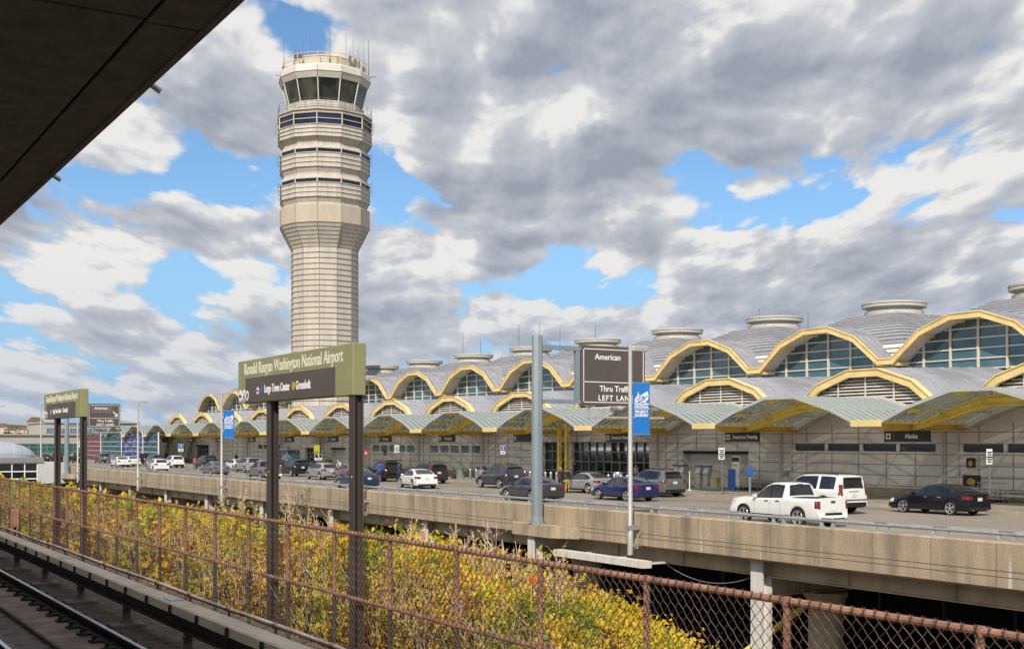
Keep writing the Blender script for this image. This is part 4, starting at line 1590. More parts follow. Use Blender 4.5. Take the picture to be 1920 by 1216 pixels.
# ---------------------------------------------------------------- station name signs
def station_sign(Ys, label):
    a = 7.0
    r = thing('station_sign', label, 'station sign', (a, Ys, EYE - 2.9), 0, 'olive station name signs')
    e = 2.9
    Lg, z0, z1 = 4.85, e + .66, e + 1.39
    b = MB()
    b.rbox(0, .20, 0, Lg, z0, z1, .012)
    b.build('sign_box', M['olive'], r)
    b = MB()
    b.box(-.012, -.0005, .62, 4.44, z0 + .008, z0 + .42)
    b.build('brown_panel', M['signbrown'], r)
    b = MB()
    letters(b, 'Ronald Reagan Washington National Airport', .268, 'W', (0, 2.44, z1 - .165), sx=.86, bold=.004, space=1.0)
    b.build('station_name', M['cream'], r)
    b = MB()
    for y in (4.73, 4.54):
        disc(b, .10, 'W', (0, y, z0 + .135), 0, .92)
    disc(b, .085, 'W', (-.012, 4.35, z0 + .125), 0, .85)
    disc(b, .06, 'W', (-.012, 3.83, z0 + .19), 0, .95)
    letters(b, 'Largo Town Center', .18, 'W', (-.012, 3.52, z0 + .205), sx=.78, align='LEFT', bold=.005)
    letters(b, 'Greenbelt', .18, 'W', (-.012, 2.12, z0 + .205), sx=.80, align='LEFT', bold=.005)
    b.build('destination_lettering', M['white'], r)
    b = MB()
    o = ('W', (-.0045, 4.73, z0 + .125))
    flat(b, [(-.065, 0), (-.01, .05), (-.01, .02), (.06, .02), (.06, -.02), (-.01, -.02), (-.01, -.05)], *o, d=.003)
    o = ('W', (-.0045, 4.54, z0 + .125))
    disc(b, .014, *o, c=(0, .05), d=.003)
    rect(b, -.012, .012, -.02, .034, *o, d=.003)
    rect(b, -.012, .04, -.02, .0, *o, d=.003)
    flat(b, [(.02, -.02), (.04, -.02), (.055, -.06), (.035, -.06)], *o, d=.003)
    flat(b, [(-.03, -.0), (-.02, .0), (-.02, -.04), (.0, -.058), (.02, -.05), (.02, -.062), (-.01, -.072), (-.034, -.045)], *o, d=.003)
    o = ('W', (-.0165, 4.35, z0 + .125))
    for xx in (-.028, 0, .028):
        rect(b, xx - .006, xx + .006, -.05, .045, *o, d=.003)
    rect(b, -.045, .045, .0, .01, *o, d=.003)
    o = ('W', (-.0165, 3.83, z0 + .19))
    flat(b, [(-.045, 0), (0, .032), (0, .012), (.04, .012), (.04, -.012), (0, -.012), (0, -.032)], *o, d=.003)
    b.build('pictogram', M['signblack'], r)
    b = MB(); disc(b, .055, 'W', (-.012, 3.66, z0 + .20), 0, .95); b.build('blue_line_dot', M['bluesign'], r)
    b = MB(); disc(b, .066, 'W', (-.012, 2.22, z0 + .205), 0, .95); b.build('yellow_line_dot', M['limesign' if 0 else 'amber'], r)
    for y in (.10, 3.42):
        b = MB()
        for x0 in (.02, .15):
            b.box(x0, x0 + .02, y - .085, y + .085, 0, z0 - .001)
        b.box(.0405, .1495, y - .012, y + .012, 0, z0 - .001)
        b.box(-.06, .26, y - .16, y + .16, -.5, .02)
        b.build('post', M['postbrown'], r)
        b = MB(); disc(b, .012, 'W', (.0195, y - .02, z0 - 1.15), 0, 1.0); b.build('round_tag', M['white'], r)


station_sign(15.72, 'big olive station sign naming the airport, on two brown posts before the tower')
station_sign(33.0, 'smaller distant olive station sign at far left, on two brown posts')

# ---------------------------------------------------------------- platform, roof overhead, track
g = MB(); g.box(-9, 1.45, -25, 90, EYE - 2.0, EYE - 1.6)
tag(g.build('platform', M['canopyconc']), kind='structure')
g = MB(); g.box(-9, 6.7, -25, 120, -.2, EYE - 2.88)
tag(g.build('track_bed', M['trackbed']), kind='structure')
g = MB()
rows = []
for y in range(-25, 131, 5):
    rows.append([(6.7, y, EYE - 2.95), (7.2, y, EYE - 3.35), (8.4, y, EYE - 3.5 + R.uniform(-.1, .1)), (10.8, y, EYE - 4.2 + R.uniform(-.2, .2)), (16.5, y, -.1)])
g.loft(rows, False, False, closed=False, smooth=True)
tag(g.build('embankment', M['embank']), kind='structure')

PO = Vector((1.9, 6, EYE - 1.6))
pr_ = thing('platform_roof', 'dark concrete station platform roof slanting across the upper left corner', 'platform roof', tuple(PO))
RH = EYE + 2.06
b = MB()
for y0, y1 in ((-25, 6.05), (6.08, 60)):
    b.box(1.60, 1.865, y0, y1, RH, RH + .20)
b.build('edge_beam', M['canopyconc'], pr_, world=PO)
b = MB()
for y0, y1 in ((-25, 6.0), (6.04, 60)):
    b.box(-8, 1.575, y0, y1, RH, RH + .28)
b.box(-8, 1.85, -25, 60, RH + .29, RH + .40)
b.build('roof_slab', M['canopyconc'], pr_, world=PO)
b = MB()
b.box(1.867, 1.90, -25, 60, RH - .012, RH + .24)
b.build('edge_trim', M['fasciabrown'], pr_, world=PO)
for px in (290, 105, -60):
    yy = yx(px, 1.95)
    b = MB()
    b.tube((1.88, yy, RH + .06), (1.985, yy, RH + .0), .019, 8)
    b.build('drain_spout', M['polemetal'], pr_, world=PO)

TRO = Vector((4.1, 10, EYE - 2.88))
tk = thing('railway_track', 'dark shaded railway track with bright rail heads at bottom left', 'railway track', tuple(TRO))


def rail(mb, a, hd):
    z = EYE + hd
    p = [(a - .036, z - .01), (a - .026, z), (a + .026, z), (a + .036, z - .01), (a + .036, z - .04), (a + .009, z - .055), (a + .009, z - .14),
         (a + .07, z - .155), (a + .07, z - .165), (a - .07, z - .165), (a - .07, z - .155), (a - .009, z - .14), (a - .009, z - .055), (a - .036, z - .04)]
    mb.prism(p, 1, -10, 110, 0)


for a in (4.1, 2.63):
    b = MB(); rail(b, a, -2.62); ro = b.build('rail', M['raildark'], tk, world=TRO)
    b = MB(); b.box(a - .03, a + .03, -10, 110, EYE - 2.6198, EYE - 2.6165); b.build('running_surface', M['railsteel'], ro, world=TRO)
for a0, a1 in ((3.42, 4.3), (2.2, 2.95)):
    y = -3.6
    b = MB()
    while y < 60:
        b.rbox(a0, a1, y, y + 5.4, EYE - 2.88, EYE - 2.80, .02)
        y += 5.46
    b.build('concrete_plinth', M['plinth'], tk, world=TRO)
b = MB()
for s in (-1, 1):
    x = 4.1 + s * .15
    b.box(x - .085, x + .085, -.10, .10, EYE - 2.799, EYE - 2.765)
    b.path([(x + .06 * s, -.04, EYE - 2.765), (x + .05 * s, -.04, EYE - 2.70), (x - .06 * s, -.03, EYE - 2.715), (x - .06 * s, .04, EYE - 2.715), (x + .04 * s, .05, EYE - 2.735)], .016, 5)
    b.lathe([(.028, 0), (.028, .05), (.012, .052), (.012, .09)], 6, (x + .03 * s, 0, EYE - 2.765))
f0 = b.build('rail_fastener', M['raildark'], tk, world=TRO)
f0.location = (0, 3.2 - 0, 0)
for i in range(1, 58):
    c = copy_tree(f0, tk); c.location = (0, 3.2 + i * .76, 0)

TH = Vector((4.85, 10, EYE - 2.88))
tr = thing('third_rail', 'tan boarded third rail on grey insulators between the track and rusty fence', 'third rail', tuple(TH))
b = MB()
b.prism([(4.76, EYE - 2.36), (4.88, EYE - 2.36), (4.88, EYE - 2.40), (4.835, EYE - 2.42), (4.835, EYE - 2.5), (4.89, EYE - 2.52), (4.89, EYE - 2.54), (4.75, EYE - 2.54), (4.75, EYE - 2.52), (4.805, EYE - 2.5), (4.805, EYE - 2.42), (4.76, EYE - 2.40)], 1, -10, 100)
b.build('conductor_rail', M['raildark'], tr, world=TH)
b = MB()
y = -2.0
while y < 100:
    L_ = 4.57
    b.prism([(4.70, EYE - 2.32), (4.715, EYE - 2.215), (4.74, EYE - 2.20), (4.98, EYE - 2.195), (5.0, EYE - 2.21), (5.0, EYE - 2.23), (4.745, EYE - 2.23), (4.73, EYE - 2.32)], 1, y, y + L_)
    y += L_ + .012
b.build('cover_board', M['cover'], tr, world=TH)
b = MB()
b.path([(4.69, 0, EYE - 2.21), (4.69, 0, EYE - 2.33), (4.72, 0, EYE - 2.35), (4.9, 0, EYE - 2.35), (5.01, 0, EYE - 2.33), (5.01, 0, EYE - 2.20)], .022, 6)
b.box(4.675, 4.699, -.035, .035, EYE - 2.36, EYE - 2.235)
f0 = b.build('board_bracket', M['raildark'], tr, world=TH)
f0.location = (0, 3.4, 0)
for i in range(1, 42):
    c = copy_tree(f0, tr); c.location = (0, 3.4 + i * 1.2, 0)
b = MB()
b.rbox(4.56, 5.08, -.24, .24, EYE - 2.88, EYE - 2.82, .02)
b.lathe([(.11, -2.83), (.10, -2.80), (.065, -2.74), (.055, -2.66), (.085, -2.645), (.055, -2.63), (.085, -2.60), (.055, -2.585), (.06, -2.545)], 14, (4.82, 0, EYE))
f0 = b.build('insulator', M['insul'], tr, world=TH)
f0.location = (0, 3.2, 0)
for i in range(1, 16):
    c = copy_tree(f0, tr); c.location = (0, 3.2 + i * 3.25, 0)
b = MB()
for i, (dx, dz) in enumerate([(4.93, -2.45), (4.98, -2.5), (4.94, -2.56), (5.0, -2.62)]):
    b.path([(dx + .02 * math.sin(y * .7 + i), y, EYE + dz + .02 * math.sin(y * .9 + 2 * i)) for y in range(-4, 60, 1)], .02, 6)
b.build('cable', M['trim'], tr, world=TH)
for y0 in (yx(330, 4.85), yx(126, 4.85)):
    b = MB(); b.box(4.78, 4.97, y0, y0 + .42, EYE - 2.193, EYE - 2.187); b.build('warning_label', M['paper'], tr, world=TH)
# bits of litter and stones between rails
b = MB()
for _ in range(500):
    x, y = R.uniform(1.6, 6.1), R.uniform(2.5, 30)
    s = R.uniform(.008, .03)
    b.lathe([(s * .6, 0), (s, s * .4), (s * .5, s * .8)], 5, (x, y, EYE - 2.881), a0=R.uniform(0, 3), smooth=False)
tag(b.build('gravel', M['insul']), kind='stuff')

CO = Vector((5.75, 10, EYE - 2.88))
cd = thing('conduit_pipe', 'weathered rusty white conduit pipe running beside the tan third rail cover', 'pipe', tuple(CO))
b = MB()
b.path([(5.75 + .008 * math.sin(y * 1.3), y, EYE - 2.425 + .008 * math.sin(y * .9 + 1)) for y in range(-4, 90)], .03, 10)
b.build('pipe', M['conduit'], cd, world=CO)
b = MB()
b.tube((5.75, -.07, EYE - 2.425), (5.75, .07, EYE - 2.425), .04, 10)
b.tube((5.75, 0, EYE - 2.88), (5.75, 0, EYE - 2.45), .018, 6)
f0 = b.build('coupling', M['rustrail'], cd, world=CO)
f0.location = (0, 4, 0)
for i in range(1, 24):
    c = copy_tree(f0, cd); c.location = (0, 4 + i * 1.9, 0)
JB = Vector((5.95, yx(28, 5.95), EYE - 2.88))
jb = thing('junction_box', 'small rusty orange junction box on a post in front of the fence at left', 'junction box', tuple(JB))
b = MB(); b.rbox(-.08, .08, -.25, .25, .52, 1.0, .015); b.build('box', M['rustrail'], jb)
b = MB(); b.tube((0, 0, 0), (0, 0, .53), .03, 6); b.build('stand', M['raildark'], jb)

# ---------------------------------------------------------------- chain-link fence
FA = 6.2
FO = Vector((FA, 10, EYE - 2.88))
fe = thing('chain_link_fence', 'rusty brown chain link fence with pipe rails between the track and yellow bushes', 'fence', tuple(FO))
FT, FM, FB = EYE - 1.13, EYE - 1.93, EYE - 2.72
b = MB(); b.tube((FA, 1.5, FT), (FA, 60, FT), .028, 10); b.build('top_rail', M['rustrail'], fe, world=FO)
b = MB(); b.tube((FA, 1.5, FM), (FA, 60, FM), .025, 10); b.build('middle_rail', M['rustrail'], fe, world=FO)
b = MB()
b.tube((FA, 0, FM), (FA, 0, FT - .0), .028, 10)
b.tube((FA, 0, EYE - 2.9), (FA, 0, FM), .0279, 10, m=1)  # post coloured darker below the middle rail
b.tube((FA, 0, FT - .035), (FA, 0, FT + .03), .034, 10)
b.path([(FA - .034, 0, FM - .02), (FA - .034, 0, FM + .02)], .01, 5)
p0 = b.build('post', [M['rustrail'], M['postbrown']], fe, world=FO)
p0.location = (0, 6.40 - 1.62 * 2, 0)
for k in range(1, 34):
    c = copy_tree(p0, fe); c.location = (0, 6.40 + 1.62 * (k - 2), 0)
b = MB()
p2 = .0485
nz = int((FT + .025 - FB) / p2)
WA = FA - .047
i = 0
y = 2.6
while y < 50:
    pts = [(WA + (.005 if j % 2 else -.005), y + p2 * ((j + i) % 2), FB + j * p2 * 1.0) for j in range(nz + 1)]
    pts.append((WA + .012, y + p2 * ((nz + i) % 2) + (.012 if i % 2 else -.012), FB + nz * p2 + .034))
    b.path(pts, .0041 if y < 12 else .0032 if y < 16 else (.0028 if y < 24 else .0024), 3, cap=False, smooth=False)
    y += p2
    i += 1
b.build('wire_mesh', M['wire'], fe, world=FO)
RR = thing('red_reflector', 'small orange red tag tied to the fence post among yellow leaves', 'tag', (FA - .06, yx(1000, 6.15), EYE - 1.3))
b = MB()
b.rbox(-.008, .008, -.06, .06, -.02, .03, .003)
b.build('plate', M['orange'], RR)
b = MB(); b.tube((0, .02, -.25), (0, .02, .25), .006, 5); b.build('tie', M['amber'], RR)

# ---------------------------------------------------------------- bushes behind the fence
rv = random.Random(21)


def mtop(a, y):
    t = -1.55 - .185 * (a - 7.3) + .11 * math.sin(y * .9) + .09 * math.sin(y * 2.3 + 1) + .07 * math.sin(y * 5.1 + a * 3)
    if y < 13.0:
        t -= max(0.0, (12.5 - y)) * .40 + max(0.0, 11.1 - y) * .8
    if a > 9.0:
        t -= (a - 9.0) ** 2 * .6
    return t


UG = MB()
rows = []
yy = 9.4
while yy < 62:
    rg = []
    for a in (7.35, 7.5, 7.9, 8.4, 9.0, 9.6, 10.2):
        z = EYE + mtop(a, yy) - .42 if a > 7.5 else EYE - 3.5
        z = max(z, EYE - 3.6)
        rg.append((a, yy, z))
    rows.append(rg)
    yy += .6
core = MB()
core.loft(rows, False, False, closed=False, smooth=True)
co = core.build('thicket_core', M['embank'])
tag(co, kind='stuff')
y = 9.0
n_leaf = 0


def leaf(mb, p, s, mi, rnd):
    a = Vector((rnd.gauss(0, .6), rnd.gauss(0, .8), rnd.gauss(-.5, .7))).normalized()
    n = Vector((rnd.gauss(-.8, .6), rnd.gauss(-.3, .6), rnd.gauss(.7, .5))).normalized()
    w_ = a.cross(n)
    if w_.length < .05:
        return
    w_.normalize()
    n = w_.cross(a)
    m_ = p + n * (-s * .10)
    mb.add([p - a * s, p + w_ * s * .56 + a * (-.15 * s), p + a * s, p - w_ * s * .56 + a * (-.15 * s), m_], [(0, 1, 4), (1, 2, 4), (2, 3, 4), (3, 0, 4)], mi)


def hue(a, y, z):
    v = math.sin(y * 1.1 + z * 2.1) + .8 * math.sin(y * 2.7 + 1.3 + z * 3.7) + .6 * math.sin(a * 2 + y * .43)
    r_ = rv.random()
    if v > .9:
        return 1 if r_ < .45 else (2 if r_ < .85 else 0)
    if v < -.9:
        return 3 if r_ < .22 else (4 if r_ < .45 else (0 if r_ < .85 else 2))
    return 0 if r_ < .42 else (2 if r_ < .70 else (1 if r_ < .88 else (3 if r_ < .95 else 4)))


while y < 58:
    dens = 1900 if y < 13 else (950 if y < 18 else (420 if y < 28 else 230))
    size = .034 if y < 16 else (.046 if y < 26 else .072)
    for _ in range(int(dens * .5 * 2.2 / 7.5)):
        yy = y + rv.uniform(0, .5)
        if rv.random() < (.5 if y < 13 else .70):      # face towards the track
            a = 7.26 + abs(rv.gauss(0, .28))
            zt = mtop(a, yy)
            z = zt - (zt + 3.2) * rv.random() ** 1.2 + rv.gauss(0, .05)
            if z < -3.3: continue
        else:
            a = rv.uniform(7.25, 10.0)
            z = mtop(a, yy) + rv.gauss(0, .08)
        gap = math.sin(yy * 3.3 + z * 4.1) * math.sin(yy * 1.7 - z * 5.3 + 2) + .5 * math.sin(yy * 7.1 + a * 2)
        if gap < -.75 and rv.random() < .7: continue
        m0_ = hue(a, yy, z)
        for q in range(rv.randint(8, 14)):
            p = Vector((a + abs(rv.gauss(0, .07)) - .03, yy + rv.gauss(0, .075), EYE + z + rv.gauss(0, .07)))
            if p.x < 7.22: p.x = 7.22 + rv.uniform(0, .05)
            leaf(UG, p, size * rv.uniform(.55, 1.45), m0_ if rv.random() < .66 else hue(a, yy, z), rv)
    y += .5
tag(UG.build('undergrowth', [M['leafy'], M['leafg'], M['leafyg'], M['leafo'], M['leafdry']]), kind='stuff')
TWG = MB()
for _ in range(1700):
    yy = 10.2 + 44 * rv.random() ** 1.6
    a = rv.uniform(7.2, 7.5)
    z0 = rv.uniform(-3.1, -1.9)
    p = Vector((a, yy, EYE + z0))
    pts = [p]
    d = Vector((rv.gauss(0, .2), rv.gauss(0, .5), 1)).normalized()
    for j in range(4):
        d = (d + Vector((rv.gauss(0, .2), rv.gauss(0, .3), rv.gauss(0, .15)))).normalized()
        p = p + d * rv.uniform(.12, .25)
        if p.z > EYE + mtop(a, p.y) + .12: break
        pts.append(p)
    if len(pts) > 1:
        TWG.path(pts, [.005 - .001 * j for j in range(len(pts))], 3, cap=False, smooth=False)
tag(TWG.build('thicket_twigs', M['twig']), kind='stuff')


def shrub(px, py, wpx, label, a=7.9, nst=9, leafy=.6):
    Yp = yx(px, a)
    ztop = hy(px, py, a)
    zb = EYE - 3.2
    r = thing('shrub', label, 'shrub', (a, Yp, zb), 0, 'twiggy shrubs rising above the fence')
    H_ = ztop - zb
    pm = CT * (px + 440) / a
    hw = wpx / 2 / pm / .7
    st, lf = MB(), MB()
    for s in range(nst + 7):
        tx = rv.uniform(-1, 1)
        top = Vector((rv.gauss(0, .15), tx * hw, H_ * (1 - .16 * abs(tx) - abs(rv.gauss(0, .10)))))
        base = Vector((rv.gauss(0, .1), tx * hw * .6, 0))
        pts = []
        for j in range(9):
            t = j / 8
            p = base.lerp(top, t) + Vector((rv.gauss(0, .02), rv.gauss(0, .025), 0)) * (1 if 0 < j < 8 else 0)
            pts.append(p)
        st.path(pts, [.0085 * (1 - .72 * j / 8) + .0018 for j in range(9)], 4, cap=False)
        for j in range(4, 9):
            for q in range(3):
                d = Vector((rv.gauss(0, .6), rv.gauss(0, .9), rv.uniform(.2, 1.2))).normalized()
                l = rv.uniform(.06, .22)
                o_ = pts[j].lerp(pts[j - 1], rv.random())
                p1 = o_ + d * l * .55 + Vector((0, 0, .01))
                p2_ = o_ + d * l + Vector((rv.gauss(0, .02), rv.gauss(0, .03), .03))
                st.path([o_, p1, p2_], [.005, .004, .0022], 3, cap=False)
                for pp in (p2_, p1, p1.lerp(p2_, .5), o_):
                    if rv.random() < leafy:
                        leaf(lf, pp + Vector((rv.gauss(0, .012), rv.gauss(0, .012), rv.gauss(0, .012))), rv.uniform(.012, .034), 0 if rv.random() < .55 else (1 if rv.random() < .6 else 2), rv)
    st.build('stems', M['twig'], r)
    lf.build('leaves', [M['leafpale'], M['leafdry'], M['leafyg']], r)


shrub(452, 918, 90, 'leafy yellow shrub just left of the big sign left post', leafy=.9)
shrub(556, 903, 50, 'tallest slim shrub between the two posts of the big olive sign', leafy=.6)
shrub(596, 938, 70, 'low leafy shrub between the big sign posts, left of the right post', leafy=.95)
shrub(722, 962, 70, 'bare twiggy shrub just right of the big sign right post', leafy=.5)
shrub(772, 968, 70, 'dense twiggy shrub in front of the raised road white column', nst=12, leafy=.55)
shrub(856, 972, 70, 'spreading bare shrub left of the tallest right hand twigs', leafy=.45)
shrub(918, 956, 60, 'sparse tall twigs left of the thick grey road sign pole', nst=8, leafy=.4)
shrub(958, 1012, 60, 'low shrub against the base of the thick grey sign pole', leafy=.7)
shrub(1040, 1012, 36, 'green leafed sprig just right of the thick grey sign pole', nst=6, leafy=1.0)
shrub(410, 940, 50, 'thin twigs left of the leafy yellow shrub', nst=6, leafy=.6)
shrub(26, 892, 60, 'yellow shrub in front of the glass footbridge at far left', leafy=1.0)
shrub(155, 905, 60, 'small yellow shrub by the smaller station sign posts', leafy=.9)

# ---------------------------------------------------------------- cars
def pl(tab, x):
    """tab runs from front (+x) to rear"""
    if x >= tab[0][0]: return tab[0][1]
    for (a, b), (c, d) in zip(tab, tab[1:]):
        if c <= x <= a:
            return b + (d - b) * (a - x) / (a - c) if a > c else d
    return tab[-1][1]


class Car:
    def __init__(s, L, W, top, belt, axles, wr, sill=.24, glass=(), ws=None, rw=None, tum=.42, rear_light=None, bedx=None, style='car'):
        s.L, s.W, s.topt, s.beltt, s.axles, s.wr, s.sill = L, W, top, belt, axles, wr, sill
        s.glass, s.ws, s.rw, s.tum, s.rl, s.bedx, s.style = glass, ws, rw, tum, rear_light, bedx, style

    def top(s, x): return pl(s.topt, x)
    def belt(s, x): return min(pl(s.beltt, x), s.top(x) - .012)
    def plan(s, x):
        t = abs(x) / (s.L / 2)
        return 1 - (.15 if x > 0 else .10) * t ** 9 - .02 * t ** 2

    def bottom(s, x):
        z = s.sill
        if x > s.axles[0] + .5 or x < s.axles[1] - .5:
            z = s.sill + .03
        for ax in s.axles:
            d = abs(x - ax)
            ra = s.wr + .065
            if d < ra:
                z = max(z, s.wr + math.sqrt(max(0, ra * ra - d * d)) * .97)
        return z

    def section(s, x):
        w = s.W / 2 * s.plan(x)
        zt, zb, z0 = s.top(x), s.belt(x), s.bottom(x)
        zs = min(zb - .06, zt - .07)
        z0 = min(z0, zs - .05)
        g = max(0.0, zt - zb)
        wt = w * (.93 - s.tum * g)
        k = min(1.0, g / .25)
        return [(w * .93, z0), (w * .985, z0 + (zs - z0) * .22), (w, z0 + (zs - z0) * .6), (w * .985, zs), (w * .945, zb),
                (w * .945 + (wt - w * .945) * .55, zb + (zt - zb) * .52), (wt + .012 * k, zt - .055 * k - .002), (wt - .07, zt - .008), (wt * .5, zt + .012), (0, zt + .018)]

    def ysurf(s, x, z):
        q = s.section(x)
        for (y0, z0), (y1, z1) in zip(q, q[1:]):
            if z0 <= z <= z1 and z1 > z0:
                return y0 + (y1 - y0) * (z - z0) / (z1 - z0)
        return q[0][0] if z < q[0][1] else q[7][0]

    def zsurf(s, x, y):
        q = list(reversed(s.section(x)))
        y = abs(y)
        for (y0, z0), (y1, z1) in zip(q, q[1:]):
            if y0 <= y <= y1 and y1 > y0:
                return z0 + (z1 - z0) * (y - y0) / (y1 - y0)
        return q[-1][1]

    def stations(s):
        xs = set()
        n = 56
        for i in range(n + 1):
            xs.add(round(-s.L / 2 + s.L * i / n, 3))
        for ax in s.axles:
            ra = s.wr + .065
            for i in range(9):
                xs.add(round(ax + ra * math.cos(math.pi * i / 8) * .999, 3))
            xs.add(round(ax + ra + .004, 3)); xs.add(round(ax - ra - .004, 3))
        for x, z in s.topt:
            xs.add(round(x, 3))
        return sorted(x for x in xs if -s.L / 2 <= x <= s.L / 2)

    def body(s):
        b = MB()
        rings = []
        for x in s.stations():
            q = s.section(x)
            rings.append([(x, y, z) for y, z in q] + [(x, -y, z) for y, z in reversed(q[:-1])])
        b.loft(rings, True, True, 0, smooth=True, closed=False)
        return b

    def side(s, mb, x0, x1, zlo, zhi, side, off=.006, m=0, n=10):
        """patch lying on the body side; zlo/zhi may be functions of x"""
        f0 = zlo if callable(zlo) else (lambda x: zlo)
        f1 = zhi if callable(zhi) else (lambda x: zhi)
        rings = []
        for i in range(n + 1):
            x = x0 + (x1 - x0) * i / n
            a, c = f0(x), max(f1(x), f0(x) + .002)
            rg = []
            for j in range(5):
                z = a + (c - a) * j / 4
                rg.append((x, side * (s.ysurf(x, z) + off), z))
            rings.append(rg)
        if side > 0: rings.reverse()
        mb.loft(rings, False, False, m, smooth=True, closed=False)

    def roofpatch(s, mb, x0, x1, frac, off=.008, m=0, n=8):
        rings = []
        for i in range(n + 1):
            x = x0 + (x1 - x0) * i / n
            w = s.section(x)[7][0] * frac
            sl = (s.top(x + .02) - s.top(x - .02)) / .04
            nn = Vector((-sl, 1)).normalized() * off
            rings.append([(x + nn.x, -w + 2 * w * j / 8, s.zsurf(x, -w + 2 * w * j / 8) + nn.y) for j in range(9)])
        mb.loft(rings, False, False, m, smooth=True, closed=False)


SED = dict(L=4.86, W=1.84, axles=(1.42, -1.40), wr=.335,
           top=[(2.43, .46), (2.40, .62), (2.30, .72), (1.9, .83), (1.35, .93), (.98, .985), (.55, 1.20), (.12, 1.385), (-.25, 1.445), (-.75, 1.44), (-1.15, 1.37), (-1.55, 1.225), (-1.9, 1.085), (-2.1, 1.06), (-2.30, 1.045), (-2.385, .98), (-2.41, .78), (-2.43, .52)],
           belt=[(2.43, .5), (1.35, .86), (.9, .91), (-1.0, .95), (-1.9, 1.0), (-2.35, 1.0), (-2.43, .5)],
           glass=[(.86, -.16), (-.24, -1.03), (-1.07, -1.52)], ws=(.93, .06), rw=(-1.08, -1.86), rear_light=(.76, .93))
HATCH = dict(L=4.45, W=1.82, axles=(1.32, -1.32), wr=.33,
             top=[(2.225, .5), (2.19, .66), (2.1, .76), (1.6, .92), (1.2, 1.0), (.95, 1.05), (.5, 1.29), (.1, 1.47), (-.3, 1.53), (-.9, 1.52), (-1.4, 1.46), (-1.72, 1.40), (-2.0, 1.08), (-2.14, 1.0), (-2.19, .8), (-2.225, .5)],
             belt=[(2.2, .5), (1.2, .92), (.8, .96), (-1.2, 1.03), (-1.9, 1.06), (-2.2, .9), (-2.225, .5)],
             glass=[(.86, -.1), (-.18, -.98), (-1.02, -1.55)], ws=(.91, .06), rw=(-1.70, -2.02), rear_light=(.80, 1.0))
SUVD = dict(L=4.82, W=1.94, axles=(1.45, -1.42), wr=.375, sill=.29,
            top=[(2.41, .58), (2.38, .78), (2.30, .92), (1.9, 1.04), (1.35, 1.10), (1.02, 1.14), (.6, 1.42), (.25, 1.62), (-.1, 1.715), (-.8, 1.735), (-1.5, 1.70), (-1.95, 1.655), (-2.05, 1.60), (-2.26, 1.14), (-2.33, 1.04), (-2.385, .85), (-2.41, .55)],
            belt=[(2.4, .6), (1.35, 1.02), (.9, 1.05), (-1.2, 1.10), (-2.1, 1.14), (-2.3, 1.06), (-2.41, .6)],
            glass=[(.93, -.10), (-.18, -1.02), (-1.08, -1.82)], ws=(.97, .12), rw=(-2.06, -2.25), rear_light=(.90, 1.10))
BIGS = dict(L=5.25, W=2.03, axles=(1.56, -1.50), wr=.41, sill=.36,
            top=[(2.625, .62), (2.60, .95), (2.5, 1.10), (1.9, 1.17), (1.25, 1.20), (1.02, 1.22), (.65, 1.53), (.38, 1.78), (.05, 1.89), (-.8, 1.91), (-1.8, 1.90), (-2.35, 1.865), (-2.44, 1.80), (-2.54, 1.22), (-2.57, 1.1), (-2.60, .85), (-2.625, .55)],
            belt=[(2.6, .65), (1.3, 1.12), (.9, 1.16), (-1.5, 1.20), (-2.45, 1.20), (-2.55, 1.12), (-2.625, .6)],
            glass=[(.93, -.06), (-.14, -1.0), (-1.24, -2.14)], ws=(.98, .2), rw=(-2.45, -2.535), rear_light=(.92, 1.45), tum=.26)
TRK = dict(L=5.39, W=1.91, axles=(1.66, -1.58), wr=.385, sill=.38,
           top=[(2.695, .62), (2.66, .92), (2.55, 1.06), (1.9, 1.14), (1.3, 1.16), (1.08, 1.18), (.75, 1.42), (.45, 1.65), (.12, 1.775), (-.3, 1.795), (-.72, 1.76), (-.80, 1.70), (-.93, 1.24), (-.945, 1.185), (-2.6, 1.21), (-2.655, 1.19), (-2.67, .9), (-2.695, .55)],
           belt=[(2.6, .65), (1.3, 1.07), (.9, 1.10), (-.8, 1.15), (-.95, 1.15), (-2.6, 1.17), (-2.695, .6)],
           glass=[(.98, .06), (-.04, -.66)], ws=(1.03, .3), rw=(-.80, -.925), rear_light=(.78, 1.10), tum=.33, bedx=(-.98, -2.55))
BOXY = dict(L=4.3, W=1.82, axles=(1.32, -1.28), wr=.35, sill=.27,
            top=[(2.15, .55), (2.12, .8), (2.0, .95), (1.5, 1.06), (1.1, 1.12), (.75, 1.40), (.5, 1.62), (.2, 1.69), (-.8, 1.70), (-1.6, 1.68), (-1.93, 1.64), (-1.98, 1.55), (-2.05, 1.08), (-2.09, .95), (-2.13, .7), (-2.15, .5)],
            belt=[(2.1, .6), (1.1, 1.02), (.8, 1.04), (-1.0, 1.10), (-1.9, 1.14), (-2.05, 1.0), (-2.15, .55)],
            glass=[(1.0, -.05), (-.14, -.98), (-1.06, -1.78)], ws=(1.05, .4), rw=(-1.99, -2.045), rear_light=(1.0, 1.5), tum=.28)

